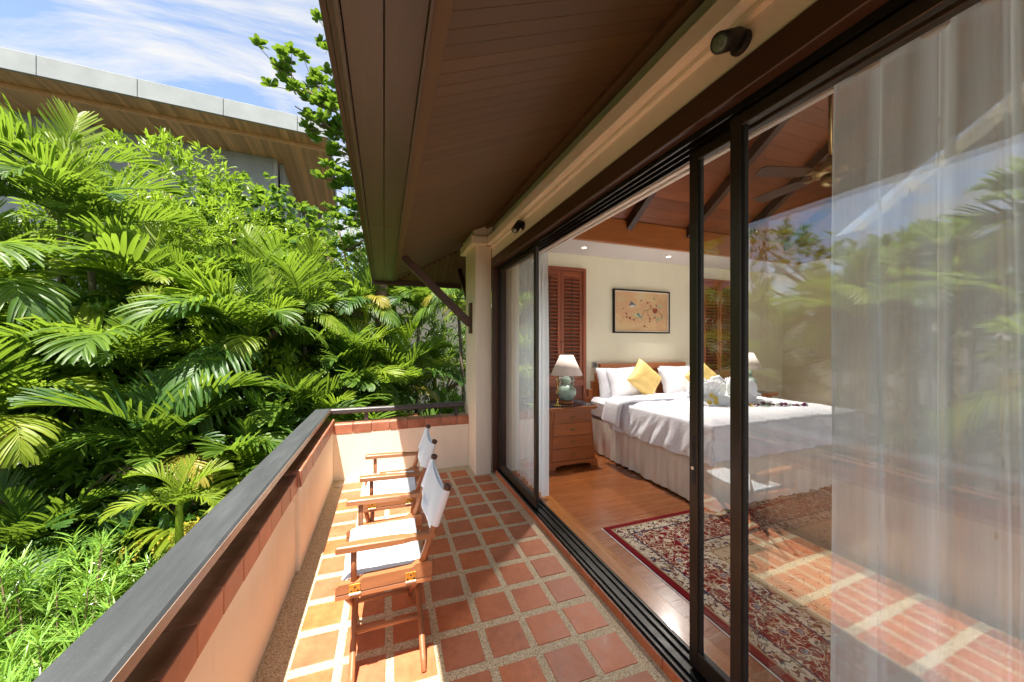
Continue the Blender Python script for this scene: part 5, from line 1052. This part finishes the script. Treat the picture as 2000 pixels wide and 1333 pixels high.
# needle-leaved shrub below the handrail
def needle_shrub(base, lobes, n_cl, seed, label):
    rs = np.random.RandomState(seed); t = thing('needle_shrub', label, 'shrub', base, SH)
    vol = np.array([r[0]*r[1] for _, r in lobes]); ks = rs.choice(len(lobes), n_cl, p=vol/vol.sum()); d = rs.normal(0, 1, (n_cl, 3)); d[:, 2] = np.abs(d[:, 2])*.9; d /= np.linalg.norm(d, axis=1)[:, None]
    C = np.array([l[0] for l in lobes])[ks]; Rr = np.array([l[1] for l in lobes])[ks]; CP = C + d*Rr*rs.uniform(.6, 1.1, n_cl)[:, None]
    ax = d*.7 + np.array([0, 0, .8]) + rs.normal(0, .35, (n_cl, 3)); ax /= np.linalg.norm(ax, axis=1)[:, None]
    per = 34; s = rs.uniform(-.22, .03, (n_cl, per, 1)); P = CP[:, None, :] + ax[:, None, :]*s; D = rs.normal(0, 1, (n_cl, per, 3)); D -= ax[:, None, :]*(D*ax[:, None, :]).sum(2, keepdims=True); D /= np.linalg.norm(D, axis=2, keepdims=True); D = D + ax[:, None, :]*rs.uniform(.2, 1.1, (n_cl, per, 1))
    link('crown', leaf_cloud('crown', 'needle', P.reshape(-1, 3)-np.array(base), D.reshape(-1, 3), .15, rs, .3), 'needle_leaf', t)
    b = MB(); c0 = np.array(base)
    for i in range(0, n_cl, 3):
        e = CP[i]-c0; b.tube([(0, 0, 0), tuple(e*np.array([.5, .5, .7])), tuple(e)], [.02, .010, .004], 5, False)
    b.build('stems', 'twig', t, fix=False)
needle_shrub((-2.0, 3.2, -3.2), [((-2.45, 3.75, -.75), (.75, .55, .75)), ((-1.85, 3.15, -.85), (.65, .6, .65)), ((-2.6, 2.9, -.8), (.7, .6, .6)), ((-1.4, 2.5, -1.1), (.45, .7, .5)), ((-1.9, 1.9, -1.2), (.6, .6, .6))], 620, 71, 'bright green needle-leaved shrub just below the handrail')

# almond tree behind the eave: branches ending in rosettes of broad leaves
al = thing('almond_tree', 'broad-leaved tree reaching out past the eave into the sky', 'tree', (.2, 8.3, -3.2)); rs = np.random.RandomState(5)
tips = []; b = MB(); b.tube([(0, 0, 0), (-.2, 0, 4), (-.3, -.1, 7.5), (-.5, -.2, 9.5), (-.4, -.2, 12)], [.20, .16, .12, .08, .03], 10)
spec = [((-.45, -.2, 9.0), (-2.1, -.4, 10.0), 15), ((-.45, -.2, 8.6), (-1.85, -.3, 9.45), 12), ((-.45, -.2, 9.2), (-1.7, .1, 10.3), 8), ((-.5, -.2, 9.6), (-1.3, -.2, 11.2), 9), ((-.45, -.2, 10.2), (-1.4, -.3, 12.2), 9), ((-.35, -.1, 8.0), (-1.25, -.3, 8.15), 8), ((-.3, -.1, 7.2), (-1.2, -.4, 7.35), 8), ((-.3, -.1, 7.0), (-.95, -.2, 6.7), 7), ((-.4, -.1, 8.4), (-1.1, -.1, 8.8), 8), ((-.4, -.1, 9.4), (-1.05, .1, 10.2), 8), ((-.4, -.2, 11), (.3, .2, 12.5), 8), ((-.4, -.1, 9), (.5, .1, 10), 6), ((-.35, -.1, 8.2), (-.85, -.2, 7.6), 7)]
P = []; D = []
for a, e, n in [(a_, e_, int(n_*1.6)) for a_, e_, n_ in spec]:
    a, e = Vector(a), Vector(e); mid = a.lerp(e, .5) + Vector((0, 0, .12)); b.tube([a, mid, e], [.035, .022, .010], 6)
    for q in range(n):
        u = rs.uniform(.35, 1.05); c_ = a.lerp(e, u) + Vector(rs.normal(0, .17, 3).tolist()) + Vector((0, 0, .05)); b.tube([a.lerp(e, min(1, u*.9)), c_], [.009, .005], 5)
        for w_ in range(16):
            an = w_*2.4; P.append(c_); D.append((math.cos(an), math.sin(an), rs.uniform(.1, .9)))
b.build('trunk', 'twig', al, True)
link('crown', leaf_cloud('crown', 'obovate', np.array([tuple(p) for p in P]), np.array(D), .17, rs, .4), 'almond_leaf', al)
